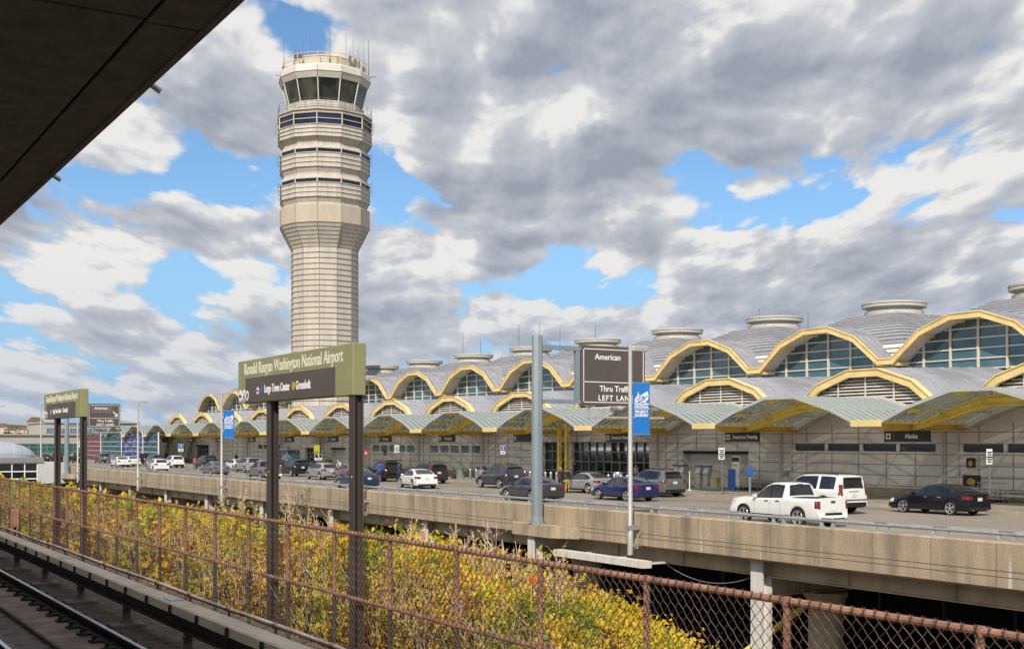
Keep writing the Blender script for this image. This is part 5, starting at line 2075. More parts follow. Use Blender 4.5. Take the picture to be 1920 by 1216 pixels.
PAINT = {'white': paint('car_white', (0.72, 0.72, 0.70)), 'black': paint('car_black', (0.012, 0.012, 0.014)),
         'navy': paint('car_navy', (0.012, 0.018, 0.095)), 'darkgrey': paint('car_dark_grey', (0.055, 0.055, 0.062), .3),
         'silver': paint('car_silver', (0.42, 0.41, 0.40), .5), 'grey': paint('car_mid_grey', (0.17, 0.17, 0.175), .4),
         'graphite': paint('car_graphite', (0.035, 0.037, 0.045), .2), 'blackblue': paint('car_blue_black', (0.006, 0.007, 0.013)),
         'steelblue': paint('car_steel_blue', (0.09, 0.12, 0.18), .3), 'maroon': paint('car_maroon_silver', (0.22, 0.13, 0.12), .3),
         'darkblue': paint('car_dark_blue', (0.015, 0.03, 0.09), .1)}
PROTO = {}


def wheel(parent, x, y, r, side):
    w_ = node('wheel', parent, (x, y, r))
    t = MB()
    wd = .21
    prof = [(r * .76, -wd / 2), (r * .93, -wd / 2), (r * .985, -wd / 2 + .02), (r, -wd / 2 + .05), (r, wd / 2 - .05), (r * .985, wd / 2 - .02), (r * .93, wd / 2), (r * .76, wd / 2)]
    rings = [[(q[0] * math.cos(2 * math.pi * k / 24), side * q[1], q[0] * math.sin(2 * math.pi * k / 24)) for k in range(24)] for q in prof]
    t.loft(rings, False, False, 0, smooth=True)
    t.build('tyre', M['tyre'], w_)
    m = MB()
    ro = wd / 2
    # barrel, then spokes and lip
    rings = [[(q[0] * math.cos(2 * math.pi * k / 24), side * q[1], q[0] * math.sin(2 * math.pi * k / 24)) for k in range(24)]
             for q in [(r * 0.784, ro - .005), (r * 0.762, ro + .006), (r * 0.706, ro - .005), (r * 0.672, ro - .07)]]
    m.loft(rings, False, False, 0, smooth=True)
    m.add([(r * .672 * math.cos(2 * math.pi * k / 24), side * (ro - .075), r * .672 * math.sin(2 * math.pi * k / 24)) for k in range(24)], [list(range(24))], 1)
    for k in range(5):
        a = 2 * math.pi * k / 5 + .3
        for da in (-.13, .13):
            c, s_ = math.cos(a + da), math.sin(a + da)
            tc_, ts = -s_, c
            h = .021 * r / .34
            v = []
            for rr, yy in ((r * .12, ro - .02), (r * 0.717, ro - .008)):
                for sg in (-1, 1):
                    v.append((rr * c + sg * h * tc_, side * yy, rr * s_ + sg * h * ts))
                    v.append((rr * c + sg * h * tc_, side * (yy - .03), rr * s_ + sg * h * ts))
            m.add(v, [(0, 2, 6, 4), (0, 4, 5, 1), (2, 3, 7, 6), (1, 5, 7, 3), (0, 1, 3, 2), (4, 6, 7, 5)], 0)
    rings = [[(q[0] * math.cos(2 * math.pi * k / 12), side * q[1], q[0] * math.sin(2 * math.pi * k / 12)) for k in range(12)] for q in [(r * .17, ro - .03), (r * .17, ro - .012), (r * .1, ro - .006)]]
    m.loft(rings, False, True, 0)
    m.build('rim', [M['rim'], M['trim']], w_)


def make_car(kind, spec, name):
    c = Car(**spec)
    root = thing(name, 'car', 'car')
    bo = c.body().build('body', PAINT['white'], root, sharp=28)
    bo.material_slots[0].link = 'OBJECT'
    bo.material_slots[0].material = PAINT['white']
    L2, W2 = c.L / 2, c.W / 2
    u = MB()
    u.box(-L2 + .12, L2 - .15, -W2 * .80, W2 * .80, c.sill - .04, c.sill + .42, 0)
    u.build('underbody', M['trim'], root)
    for x in c.axles:
        for sd in (1, -1):
            wheel(root, x, sd * (W2 * .985 - .115), c.wr, sd)
    for sd in (1, -1):
        for x0, x1 in c.glass:
            g_ = MB()
            c.side(g_, x0, x1, lambda x: c.belt(x) + .03, lambda x: c.top(x) - .085, sd, .004, n=12)
            g_.build('side_window', M['carglass'], root)
        # black band behind the panes (pillars)
        g_ = MB()
        gs = [(c.glass[0][0], c.glass[1][1]), c.glass[2]] if kind == 'big' else [(c.glass[0][0], c.glass[-1][1])]
        for xa_, xb_ in gs:
            c.side(g_, xa_ + .03, xb_ - .03, lambda x: c.belt(x) + .018, lambda x: c.top(x) - .072, sd, .0015, n=30)
        g_.build('window_surround', M['trim'], root)
        # door shut lines, sill
        d = MB()
        xs_ = [c.glass[0][0] - .02, c.glass[0][1] - .04, c.glass[1][1] + .06]
        for x in xs_:
            c.side(d, x - .007, x + .007, c.sill + .16, lambda x_: c.belt(x_) - .005, sd, .0025, n=1)
        c.side(d, c.axles[1] + c.wr + .10, c.axles[0] - c.wr - .10, c.sill + .005, c.sill + .085, sd, .004, n=8)
        for x in c.axles:
            ra = c.wr + .065
            pts = []
            for k in range(13):
                a = math.pi * (.03 + .94 * k / 12)
                px_, pz = x + ra * math.cos(a), c.wr + ra * math.sin(a) * .97
                pts.append((px_, sd * (c.ysurf(px_, pz + .03) - .012), pz))
            d.path(pts, .020, 5, cap=False)
        d.build('door_seam', M['trim'], root)
        for x in (c.glass[0][1] + .16, c.glass[1][1] + .22):
            h = MB()
            z = c.belt(x) - .10
            yy = c.ysurf(x, z)
            h.rbox(x - .1, x + .1, min(sd * (yy - .01), sd * (yy + .03)), max(sd * (yy - .01), sd * (yy + .03)), z - .018, z + .018, .008)
            h.build('door_handle', M['chrome'] if kind == 'sedan' else M['trim'], root)
        m_ = MB()
        x = c.glass[0][0] - .12
        z = c.belt(x) + .10
        yy = c.ysurf(x, c.belt(x))
        rg = []
        for xx, sc in ((x + .09, .55), (x + .04, .95), (x - .05, 1.0), (x - .06, .85)):
            rg.append([(xx, sd * (yy + .10 + .11 * sc * math.cos(2 * math.pi * k / 10)), z + .075 * sc * math.sin(2 * math.pi * k / 10)) for k in range(10)])
        m_.loft(rg, True, True, 0, True)
        m_.box(x - .03, x + .03, min(sd * (yy - .03), sd * (yy + .06)), max(sd * (yy - .03), sd * (yy + .06)), z - .07, z - .03)
        mo = m_.build('mirror', PAINT['white'], root)
        mo.material_slots[0].link = 'OBJECT'
        mo.material_slots[0].material = PAINT['white']
        # lights
        z0, z1 = c.rl
        t = MB()
        xe = -L2
        ln_ = .30 if kind in ('sedan', 'hatch') else .2
        c.side(t, xe + (.045 if kind in ('truck', 'big') else .06), xe + .045 + (ln_ if kind not in ('truck', 'big') else .13), lambda x: z0 + .02, lambda x: z1 - .0, sd, .008, n=6)
        wE = W2 * c.plan(xe + .03)
        xr = lambda z: min(xx for xx in [-L2 + .2 * k / 40 for k in range(41)] if c.top(xx) >= z) if c.top(-L2 + .2) >= z else -L2 + .2
        yi = wE * (.62 if kind in ('sedan', 'hatch') else .84)
        q = []
        for j in range(4):
            z = z0 + (z1 - z0) * j / 3
            xx = xr(z) - .014 if z < c.top(-L2 + .19) else -L2 + .19 - .014
            q.append([(xx, sd * yi, z), (xx, sd * (yi + wE) / 2, z), (xx + .012, sd * wE * .955, z), (xx + .055, sd * wE * 1.012, z)])
        if sd > 0: q.reverse()
        t.loft(q, False, False, 0, True, closed=False)
        t.build('tail_light', M['taillight'], root)
        hl_ = MB()
        zf = c.top(L2 - .16)
        c.side(hl_, L2 - .42, L2 - .07, lambda x: zf - .20, lambda x: min(c.top(x) - .03, zf - .02), sd, .008, n=6)
        hl_.build('headlight', M['headlight'], root)
    g_ = MB(); c.roofpatch(g_, c.ws[0], c.ws[1], .93); g_.build('windscreen', M['carglass'], root)
    g_ = MB(); c.roofpatch(g_, c.rw[0], c.rw[1], .90, off=.012); g_.build('rear_window', M['carglass'], root)
    p = MB()
    zp = (c.rl[0] + .02) if kind in ('sedan', 'hatch') else (.92 if kind != 'truck' else .66)
    xx = min([-L2 + .2 * k / 40 for k in range(41)], key=lambda q_: abs(c.top(q_) - zp)) - .02
    p.box(xx - .012, xx, -.16, .16, zp - .08, zp + .08)
    p.build('number_plate', M['plate'], root)
    bm_ = MB()
    zb = c.sill + .02
    bm_.rbox(-L2 - .025, -L2 + .10, -W2 * .80, W2 * .80, zb, zb + (.12 if kind in ('sedan', 'hatch') else .2), .02)
    bm_.build('rear_bumper', M['trim'] if kind != 'truck' else M['white'], root)
    gl = MB()
    gl.rbox(L2 - .08, L2 + .012, -W2 * .45, W2 * .45, c.sill + .18, c.sill + .38, .02)
    gl.build('grille', M['trim'], root)
    e = MB()
    for s_ in (-1, 1):
        e.tube((-L2 - .03, s_ * W2 * .55, c.sill + .03), (-L2 + .1, s_ * W2 * .55, c.sill + .03), .035, 8)
    e.build('exhaust', M['chrome'], root)
    if kind in ('suv', 'big', 'boxy'):
        for sd in (1, -1):
            r = MB()
            pts = [(x, sd * (c.section(x)[7][0] - .03), c.top(x) + .045) for x in [(.0 if kind != 'big' else .1) - k * .2 for k in range(9 if kind != 'big' else 12)]]
            pts = [(pts[0][0] + .08, pts[0][1], pts[0][2] - .05)] + pts + [(pts[-1][0] - .08, pts[-1][1], pts[-1][2] - .05)]
            r.path(pts, .022, 6)
            r.build('roof_rail', M['trim'], root)
        sp = MB()
        x = c.rw[0] + .02
        sp.rbox(x - .16, x + .06, -W2 * .6, W2 * .6, c.top(x) - .005, c.top(x) + .03, .01)
        so_ = sp.build('spoiler', PAINT['white'], root)
        so_.material_slots[0].link = 'OBJECT'
        so_.material_slots[0].material = PAINT['white']
    if kind == 'truck':
        t = MB()
        c.roofpatch(t, c.bedx[0], c.bedx[1], .93, off=.012, n=4)
        t.build('bed_cover', M['trim'], root)
        t = MB(); t.box(-L2 - .005, -L2 + .03, -.11, .11, 1.03, 1.10); t.build('tailgate_handle', M['trim'], root)
        t = MB(); t.box(-L2 - .03, -L2 + .03, -W2 * .5, W2 * .5, .52, .62); t.build('bumper_step', M['trim'], root)
        t = MB(); t.rbox(c.topt[10][0] - .12, c.topt[10][0] - .06, -.16, .16, 1.705, 1.745, .01); t.build('brake_lamp', M['taillight'], root)
    if kind == 'big':
        t = MB(); t.box(-L2 - .032, -L2 - .002, -W2 * .86, W2 * .86, .70, .73); t.build('bumper_strip', M['trim'], root)
        t = MB(); t.box(-L2 + .03, -L2 + .06, -.34, .34, 1.10, 1.13); t.build('tailgate_trim', M['chrome'], root)
    return root


def recolor(root, p):
    for ch in root.children:
        if ch.name.split('.')[0] in ('body', 'mirror', 'spoiler'):
            ch.material_slots[0].material = PAINT[p]


KINDS = {'sedan': (SED, 'sedan'), 'hatch': (HATCH, 'hatchback'), 'suv': (SUVD, 'sport_utility_car'), 'big': (BIGS, 'large_utility_car'), 'truck': (TRK, 'pickup_truck'), 'boxy': (BOXY, 'boxy_car')}


def car(kind, px, a, paintname, label, cat='car', yaw=0.0, scale=1.0):
    """px: where the middle of the car's near side meets the road; a: metres out to its near side"""
    spec, nm = KINDS[kind]
    if kind not in PROTO:
        PROTO[kind] = make_car(kind, spec, nm)
        r = PROTO[kind]
    else:
        r = copy_tree(PROTO[kind])
    r.location = (a + spec['W'] / 2, yx(px, a), RZ)
    r.rotation_euler = (0, 0, math.pi / 2 - math.radians(yaw))
    r.scale = (scale,) * 3
    tag(r, label, cat, 'cars at the terminal kerb')
    recolor(r, paintname)
    return r


car('sedan', 1735, 48.2, 'blackblue', 'black sedan with bright alloy wheels, farthest right on the road')
car('big', 1500, 43.9, 'white', 'big boxy white sport utility car behind the white pickup truck', 'suv')
car('truck', 1443, 36.2, 'white', 'white double cab pickup truck nearest the concrete parapet', 'pickup truck')
car('sedan', 1146, 43.3, 'navy', 'deep blue sedan crossed by the near lamp post')
car('suv', 1200, 48.2, 'grey', 'dark grey sport utility car behind the deep blue sedan', 'suv')
car('sedan', 1079, 47.6, 'silver', 'silver sedan at the kerb right of the cream entrance columns', scale=.97)
car('sedan', 971, 38.2, 'darkgrey', 'dark grey sedan behind the thick grey road sign pole')
car('suv', 917, 47.0, 'graphite', 'dark graphite sport utility car left of the thick grey sign pole', 'suv')
car('sedan', 762, 41.5, 'white', 'white sedan pulling out, beside a dark boxy car', yaw=9)
car('boxy', 784, 47.2, 'graphite', 'dark boxy car at the kerb behind the white sedan')
boxblack = car('suv', 700, 46.5, 'black', 'black sport utility car with its tailgate raised, two people behind it', 'suv')
car('sedan', 647, 37.5, 'darkblue', 'dark blue sedan half hidden by the big sign right post')
car('hatch', 636, 44.5, 'maroon', 'brownish silver hatchback behind the big sign right post')
car('hatch', 587, 43.5, 'silver', 'silver hatchback between the two posts of the big sign', scale=1.02)
car('suv', 535, 45.5, 'black', 'shiny black sport utility car between the posts, left of the silver hatchback', 'suv')
car('truck', 476, 38.5, 'grey', 'grey pickup truck half hidden by the big sign left post', 'pickup truck')
car('suv', 449, 46.5, 'silver', 'silver sport utility car left of the big sign left post', 'suv')
car('sedan', 429, 48.5, 'white', 'white sedan parked left of the silver sport utility car', scale=.97)
car('hatch', 500, 49.0, 'black', 'black hatchback mostly hidden behind the big sign left post')
car('sedan', 386, 39.5, 'grey', 'grey sedan beside the smaller banner lamp post')
car('suv', 372, 48.5, 'black', 'black sport utility car beside the person in red', 'suv')
car('suv', 312, 46.5, 'white', 'white sport utility car right of the bare lamp post', 'suv', scale=.97)
car('suv', 276, 46.0, 'graphite', 'dark sport utility car just right of the bare lamp post', 'suv')
car('hatch', 280, 38.5, 'white', 'white hatchback close to the parapet by the bare lamp post')
car('sedan', 212, 41.5, 'white', 'white sedan left of the bare lamp post, nearest the parapet')
car('sedan', 233, 44.0, 'white', 'white car with a roof light bar among parked cars at left')
car('sedan', 206, 47.5, 'steelblue', 'steel blue sedan behind the white sedan at left')
car('suv', 252, 48.5, 'black', 'black sport utility car in front of the purple mural hoarding', 'suv')
car('boxy', 181, 47.0, 'grey', 'grey square jeep right of the smaller station sign post')
car('suv', 92, 41.5, 'black', 'black sport utility car left of the smaller station sign', 'suv')
car('suv', 131, 44.0, 'black', 'black sport utility car between the smaller station sign posts', 'suv')
car('hatch', 74, 40.5, 'graphite', 'dark car at far left behind the footbridge roof')

# raised tailgate of the black car
tg = MB()
c_ = Car(**SUVD)
tg.rbox(-2.75, -1.98, -.72, .72, 1.74, 1.80, .02)
tgo = tg.build('tailgate', PAINT['black'], boxblack)
tgo.rotation_euler = (0, math.radians(8), 0)
tgo.location = (-.05, 0, -.25)
tg = MB(); tg.box(-2.44, -2.40, -.68, .68, .75, 1.55); tg.build('boot_opening', M['dark'], boxblack)
# light bar on the white patrol car
for o in list(bpy.data.objects):
    if o.get('label', '').startswith('white car with a roof light bar'):
        q = MB(); q.rbox(-.45, -.2, -.5, .5, 1.455, 1.56, .03); q.build('light_bar', M['bluesign'], o)

# ---------------------------------------------------------------- people
def person(px, a, label, top='navy', legs='jeans', hair='hair', face=0.0, zbase=None, height=1.74, pose='stand', skirt=None):
    """one skinned body; clothing colours follow the body zones"""
    z0 = RZ + .15 if a > 51.3 else RZ
    if zbase is not None: z0 = zbase
    root = thing('person', label, 'person', (a, yx(px, a), z0), face)
    k = height / 1.74
    lean = .0
    hz = .0
    if pose == 'bend': lean = .38
    V = []; E = []; Rr = []

    def add(p, r, par=None):
        V.append((p[0] * k, p[1] * k, p[2] * k)); Rr.append(r * k)
        if par is not None: E.append((par, len(V) - 1))
        return len(V) - 1
    # facing local -Y
    pel = add((0, 0, .94), .135)
    w = add((0, -.02 - lean * .2, 1.12), .125, pel)
    ch = add((0, -.02 - lean * .6, 1.32 - lean * .1), .15, w)
    nk = add((0, -.01 - lean * .95, 1.49 - lean * .2), .055, ch)
    h0 = add((0, -.03 - lean * 1.05, 1.57 - lean * .24), .075, nk)
    h1 = add((0, -.03 - lean * 1.15, 1.66 - lean * .27), .085, h0)
    nose = add((0, -.125 - lean * 1.2, 1.60 - lean * .27), .014, h0)
    for s_ in (-1, 1):
        hp = add((s_ * .095, 0, .88), .095, pel)
        stp = .10 if (pose == 'walk' and s_ > 0) else (-.10 if pose == 'walk' else 0)
        kn = add((s_ * .10, -.02 - stp, .50), .065, hp)
        an = add((s_ * .10, .03 - stp * 1.4, .09), .045, kn)
        add((s_ * .11, -.11 - stp * 1.4, .035), .038, an)
        sh = add((s_ * .19, -.02 - lean * .7, 1.40 - lean * .15), .062, ch)
        fw = .14 if pose in ('bend', 'carry') else .03
        elb = add((s_ * .25, -.0 - lean * .8 - fw * .4, 1.13 - lean * .15), .045, sh)
        wr = add((s_ * .22, -.06 - lean * .9 - fw * 1.6, .90 + (.12 if fw > .1 else 0) - lean * .1), .030, elb)
        pm = add((s_ * .21, -.085 - lean * .9 - fw * 1.8, .82 + (.12 if fw > .1 else 0) - lean * .1), .034, wr)
        for f in range(4):
            add((s_ * (.19 + .014 * f), -.10 - lean * .9 - fw * 1.9 - .008 * f, .735 + (.12 if fw > .1 else 0) - lean * .1 + .008 * abs(f - 1.5)), .009, pm)
        add((s_ * .175, -.115 - lean * .9 - fw * 1.9, .80 + (.12 if fw > .1 else 0) - lean * .1), .010, pm)
    me = bpy.data.meshes.new('body')
    me.from_pydata(V, E, [])
    o = bpy.data.objects.new('body', me)
    COL.objects.link(o)
    sk = o.modifiers.new('skin', 'SKIN')
    for i, r in enumerate(Rr):
        me.skin_vertices[0].data[i].radius = (r, r * (.72 if i in (0, 1, 2) else 1))
    me.skin_vertices[0].data[0].use_root = True
    ss = o.modifiers.new('sub', 'SUBSURF'); ss.levels = 1; ss.render_levels = 1
    dg = bpy.context.evaluated_depsgraph_get()
    m2 = bpy.data.meshes.new_from_object(o.evaluated_get(dg))
    bpy.data.objects.remove(o)
    for mm in (M['skin'], M[top], M[legs], M['trim']):
        m2.materials.append(mm)
    for p in m2.polygons:
        c = p.center / k
        zz = c.z + lean * .25 * max(0, (c.z - 1.1) / .5)
        arm = abs(c.x) > .165 and c.z < 1.2
        hand = arm and c.z < (.90 + (.12 if pose in ('bend', 'carry') else 0)) and abs(c.x) > .15 and c.z > .68
        p.use_smooth = True
        p.material_index = 3 if c.z < .085 else (0 if (hand or zz > 1.50) else (2 if zz < .96 and not arm else 1))
    m2.name = 'body'
    o = bpy.data.objects.new('body', m2)
    COL.objects.link(o)
    o.parent = root
    hr = MB()
    c = V[h1]
    prof = [(.092, -.05), (.102, .0), (.095, .05), (.06, .085), (.01, .098)]
    hr.lathe([(r * k, z * k) for r, z in prof], 12, (c[0], c[1] + .022 * k, c[2]))
    hr.build('hair', M[hair], root)
    return root


person(712, 46.0, 'person in blue shirt and dark trousers behind the black car with raised tailgate', 'blueshirt', 'navy', 'hair', face=math.pi, pose='stand')
person(748, 46.4, 'person in dark navy clothes at the raised tailgate of the black car', 'navy', 'navy', 'hair', face=2.6, pose='carry')
person(365, 46.0, 'person in red shirt and blue jeans beside a black car', 'redshirt', 'jeans', 'hair', face=2.8, pose='bend')
person(443, 56.0, 'person in black standing on the pavement left of the big sign', 'blackcloth', 'blackcloth', 'hair', face=.4)
person(640, 50.5, 'person in white shirt bending beside the brownish hatchback', 'whiteshirt', 'blackcloth', 'hairgrey', face=-1.2, pose='bend')
person(1064, 47.0, 'person in dark jacket and yellow patterned trousers by the silver sedan', 'blackcloth', 'yellowcloth', 'hair', face=2.9)
person(1051, 47.4, 'fair haired person in long black coat left of the yellow trousers', 'blackcloth', 'blackcloth', 'hairblond', face=2.2, pose='carry')
person(1077, 57.0, 'person in blue coat on the pavement before the dark glass entrance', 'navy', 'navy', 'hair', face=.8)
person(1192, 57.0, 'person in pale pink top at the entrance behind the near lamp post', 'pinkshirt', 'jeans', 'hair', face=.3, pose='walk')
person(611, 53.5, 'person in dark clothes on the pavement by the yellow sign', 'navy', 'blackcloth', 'hair', face=1.0)
person(622, 53.0, 'person in black bending over bags right of the yellow sign', 'blackcloth', 'blackcloth', 'hair', face=-1.0, pose='bend')
person(583, 55.0, 'fair haired person in dark top and jeans behind the shiny black car', 'blackcloth', 'jeans', 'hairblond', face=.2)
person(547, 56.0, 'person in dark clothes behind the roof of the shiny black car', 'navy', 'blackcloth', 'hair', face=.6)
person(312, 55.0, 'distant person in dark clothes behind the white sport utility car', 'navy', 'jeans', 'hair', face=.5)

# ---------------------------------------------------------------- wall signs under the canopy
def wall_sign(k, txt, label, w_=3.05, size=.36):
    y = V0 + k * PITCH
    a = 55.2
    z = EYE + .04
    r = thing('terminal_sign', label, 'sign', (a, y, z), 0, 'black airline signs under the canopy')
    b = MB()
    b.rbox(0, .16, -w_ / 2, w_ / 2 - .72, 0, .56, .015)
    b.build('name_panel', M['signblack'], r)
    b = MB()
    b.rbox(0, .16, w_ / 2 - .62, w_ / 2, 0, .56, .015)
    b.build('symbol_panel', M['signblack'], r)
    b = MB()
    b.box(.02, .17, -w_ / 2 - .05, w_ / 2 + .05, -.05, -.002)
    b.box(.02, .17, -w_ / 2 - .05, w_ / 2 + .05, .562, .61)
    b.box(.02, .15, w_ / 2 - .715, w_ / 2 - .625, 0, .56)
    for yy in (-w_ * .35, w_ * .35):
        b.box(.06, .1, yy - .03, yy + .03, .61, .80 if True else .61)
    b.build('frame', M['signframe'], r)
    b = MB()
    if txt:
        letters(b, txt, size, 'W', (-.001, -.36, .28), sx=.92, bold=.006)
    c = w_ / 2 - .31
    rect(b, -.17, .17, -.17, .17, 'W', (-.001, c, .28))
    b.build('lettering', M['white'], r)
    b = MB()
    o = ('W', (-.006, c, .28))
    flat(b, [(-.02, -.12), (.02, -.12), (.03, .12), (0, .15), (-.03, .12)], *o, d=.003)
    flat(b, [(-.13, -.03), (.13, -.03), (.13, .01), (.02, .07), (-.02, .07), (-.13, .01)], *o, d=.003)
    flat(b, [(-.06, -.12), (.06, -.12), (.05, -.08), (-.05, -.08)], *o, d=.003)
    b.build('plane_symbol', M['signblack'], r)


wall_sign(0, 'Alaska', 'black sign reading Alaska, farthest right under the canopy', 3.2, .38)
wall_sign(1, 'American Priority', 'black airline priority sign above the open recess with grey kiosks', 3.2, .36)
wall_sign(2, 'American Priority', 'black airline priority sign above the wide glass entrance', 3.2, .36)
wall_sign(3, '', 'black terminal sign without lettering, behind the thick grey pole')
wall_sign(4, 'Terminal', 'black sign reading Terminal above a row of blue windows', 3.1, .42)
wall_sign(5, 'American', 'black airline sign just right of the big olive sign right post')
wall_sign(6, 'American', 'black airline sign just left of the big olive sign right post')
wall_sign(7, 'American', 'black airline sign just right of the big olive sign left post')
wall_sign(8, 'American', 'black airline sign just left of the big olive sign left post')
wall_sign(9, 'American', 'black airline sign partly behind the smaller blue banner')
wall_sign(10, 'American', 'black airline sign first left of the smaller blue banner')
wall_sign(11, 'American', 'black airline sign second left of the smaller blue banner')
wall_sign(12, 'American', 'black airline sign beside the mural hoarding, farthest left')

# ---------------------------------------------------------------- pavement furniture
PZ = RZ + .15


def bollard(px, a=52.4):
    global BOL
    y = yx(px, a)
    if BOL is None:
        BOL = thing('bollard', 'stainless steel bollard in the row along the kerb by the entrance', 'bollard', (a, y, PZ), 0, 'bollards along the kerb')
        b = MB(); b.lathe([(.105, 0), (.105, .84), (.10, .87)], 14); b.build('post', M['stainless'], BOL)
        b = MB(); b.lathe([(.112, .875), (.115, .93), (.09, .98), (.03, 1.0)], 14); b.build('cap', M['stainless'], BOL)
        b = MB(); b.lathe([(.15, 0), (.15, .02), (.115, .03)], 14); b.build('base_plate', M['steel'], BOL)
    else:
        c = copy_tree(BOL)
        c.location = (a, y, PZ)


BOL = None
for px in (882, 893, 917, 984, 994, 1023, 1033, 1044, 1092, 1110, 1126, 1141, 1152, 1164, 1176):
    bollard(px)


def bin_(px, a, top, label, r=.33, h=1.05):
    t = thing('litter_bin', label, 'bin', (a, yx(px, a), PZ))
    b = MB(); b.lathe([(r * .95, 0), (r, .03), (r, h * .82)], 20); b.build('drum', M['stainless'], t)
    b = MB(); b.lathe([(r * 1.05, h * .82), (r * 1.05, h * .9), (r * .9, h), (r * .3, h * 1.02)], 20); b.build('lid', M[top], t)


bin_(863, 53.2, 'green', 'steel litter bin with green lid left of the graphite car')
bin_(903, 53.0, 'trim', 'wide steel bin with dark lid just right of the green lidded bin', .45, 1.2)
bin_(1159, 54.5, 'stainless', 'all steel bin among bollards before the glass entrance', .36, 1.1)
t = thing('floor_cone_sign', 'small black stand left of the green lidded bin', 'stand', (53.4, yx(851, 53.4), PZ))
b = MB(); b.lathe([(.22, 0), (.22, .1), (.18, .32), (.05, .36)], 14); b.build('base', M['trim'], t)
b = MB(); b.tube((0, 0, .35), (0, 0, 1.2), .025, 6); b.build('rod', M['trim'], t)


def post_sign(px, ytop, ybot, a, wpx, label, bg='white', fg='signblack', lines=4, head=None, txt=None):
    y = yx(px, a)
    pm = CT * (px + 440) / a
    zt, zb2 = EYE + (828 - ytop) / pm, EYE + (828 - ybot) / pm
    w_ = max(.3, wpx / (pm * .8))
    t = thing('kerb_sign', label, 'sign', (a, y, PZ))
    b = MB(); b.tube((.05, .02, 0), (.05, .02, zt - PZ), .035, 6); b.build('pole', M['antenna'], t)
    b = MB(); b.rbox(-w_ / 2, w_ / 2, -.015, .015, zb2 - PZ, zt - PZ, .006); b.build('plate', M[bg], t)
    b = MB()
    H_ = zt - zb2
    for i in range(lines):
        zz = zb2 - PZ + H_ * (.12 + .76 * i / max(1, lines))
        l = w_ * (.30 + .1 * ((i * 7) % 3))
        rect(b, -l, l, zz, zz + H_ * .09, 'S', (0, -.015, 0))
    if txt:
        letters(b, txt, H_ * .6, 'S', (0, -.015, (zt + zb2) / 2 - PZ), bold=.01)
    if lines or txt:
        b.build('lettering', M[fg], t)
    if head:
        b = MB(); rect(b, -w_ * .46, w_ * .46, (zt - PZ) - H_ * .62, (zt - PZ) - H_ * .04, 'S', (0, -.0152, 0), d=.003); b.build('symbol_plate', M[head], t)
        b = MB(); disc(b, w_ * .1, 'S', (0, -.019, zt - PZ - H_ * .16)); rect(b, -w_ * .06, w_ * .06, zt - PZ - H_ * .48, zt - PZ - H_ * .2, 'S', (0, -.019, 0)); rect(b, -.0, w_ * .22, zt - PZ - H_ * .5, zt - PZ - H_ * .42, 'S', (0, -.019, 0)); b.build('symbol', M['white'], t)


post_sign(1353, 839, 861, 51.8, 12, 'tall white kerb sign before the recess with grey kiosks', lines=5)
post_sign(1855, 841, 870, 51.8, 13, 'white kerb sign with black lines behind the black sedan at right', lines=5)
post_sign(943, 835, 851, 52.5, 8, 'blue and white parking sign on a post above the graphite car', lines=1, head='bluesign')
post_sign(744, 834, 848, 52.5, 8, 'white kerb sign on dark post behind the black car with raised tailgate', lines=4)
post_sign(594, 834, 849, 53, 9, 'bright yellow kerb sign between the big sign posts', bg='limesign', lines=1)
post_sign(597, 851, 862, 52.6, 12, 'white notice board with dark heading below the bright yellow sign', lines=2, head='signblack')
post_sign(686, 842, 855, 53, 8, 'red sign with white letter A right of the big sign right post', bg='redpaint', fg='white', lines=0, txt='A')
post_sign(339, 832, 846, 53, 8, 'small blue and white parking sign left of the smaller banner', lines=1, head='bluesign')
post_sign(150, 827, 838, 46, 8, 'small white sign reading 15 by the smaller station sign right post', lines=0, txt='15')

# kiosks and clutter in the recess
for px, lab in ((1265, 'grey check in kiosk leftmost of four, by the dark grey car'), (1276, 'grey check in kiosk second from left of four'), (1307, 'grey check in kiosk third from left, before the dark recess'), (1322, 'grey check in kiosk rightmost of four, beside a tan box')):
    a = 58.0
    t = thing('check_in_kiosk', lab, 'kiosk', (a, yx(px, a), PZ), 0, 'check in kiosks by the recess')
    b = MB(); b.rbox(0, .4, -.27, .27, 0, 1.05, .02); b.build('cabinet', M['kiosk'], t)
    b = MB(); b.prism([(-.02, 1.06), (.40, 1.06), (.40, 1.55), (.16, 1.55)], 1, -.30, .30); b.build('head', M['kiosk'], t)
    b = MB()
    b.add([(-.012, -.24, 1.10), (-.012, .24, 1.10), (.135, .24, 1.50), (.135, -.24, 1.50)], [(0, 3, 2, 1)], 0); b.build('screen', M['screen'], t)
    b = MB(); b.box(.0, .42, -.32, .32, 1.555, 1.66); b.build('hood', M['antenna'], t)
t = thing('box', 'tan cardboard box on the pavement right of the grey kiosks', 'box', (57.8, yx(1337, 57.8), PZ))
b = MB(); b.rbox(0, .45, -.32, .32, .18, .85, .01); b.build('carton', M['boxtan'], t)
b = MB(); b.rbox(-.1, .5, -.42, .42, 0, .175, .01); b.build('pallet', M['kiosk'], t)
t = thing('poster_stand', 'bright blue upright poster stand in the recess', 'poster stand', (56.5, yx(1372, 56.5), PZ))
b = MB(); b.rbox(-.03, .03, -.36, .36, .05, 1.5, .01); b.build('panel', M['bluesign'], t)
b = MB(); b.rbox(-.25, .25, -.36, .36, 0, .049, .01); b.build('foot', M['steel'], t)
t = thing('notice_board', 'tall white notice board with dark header in the recess', 'notice board', (59.3, yx(1380, 59.3), PZ))
b = MB(); b.rbox(-.05, .05, -.36, .36, 0, 2.35, .01); b.build('board', M['white'], t)
b = MB(); b.box(-.056, -.051, -.36, .36, 1.95, 2.25); b.build('header', M['signblack'], t)
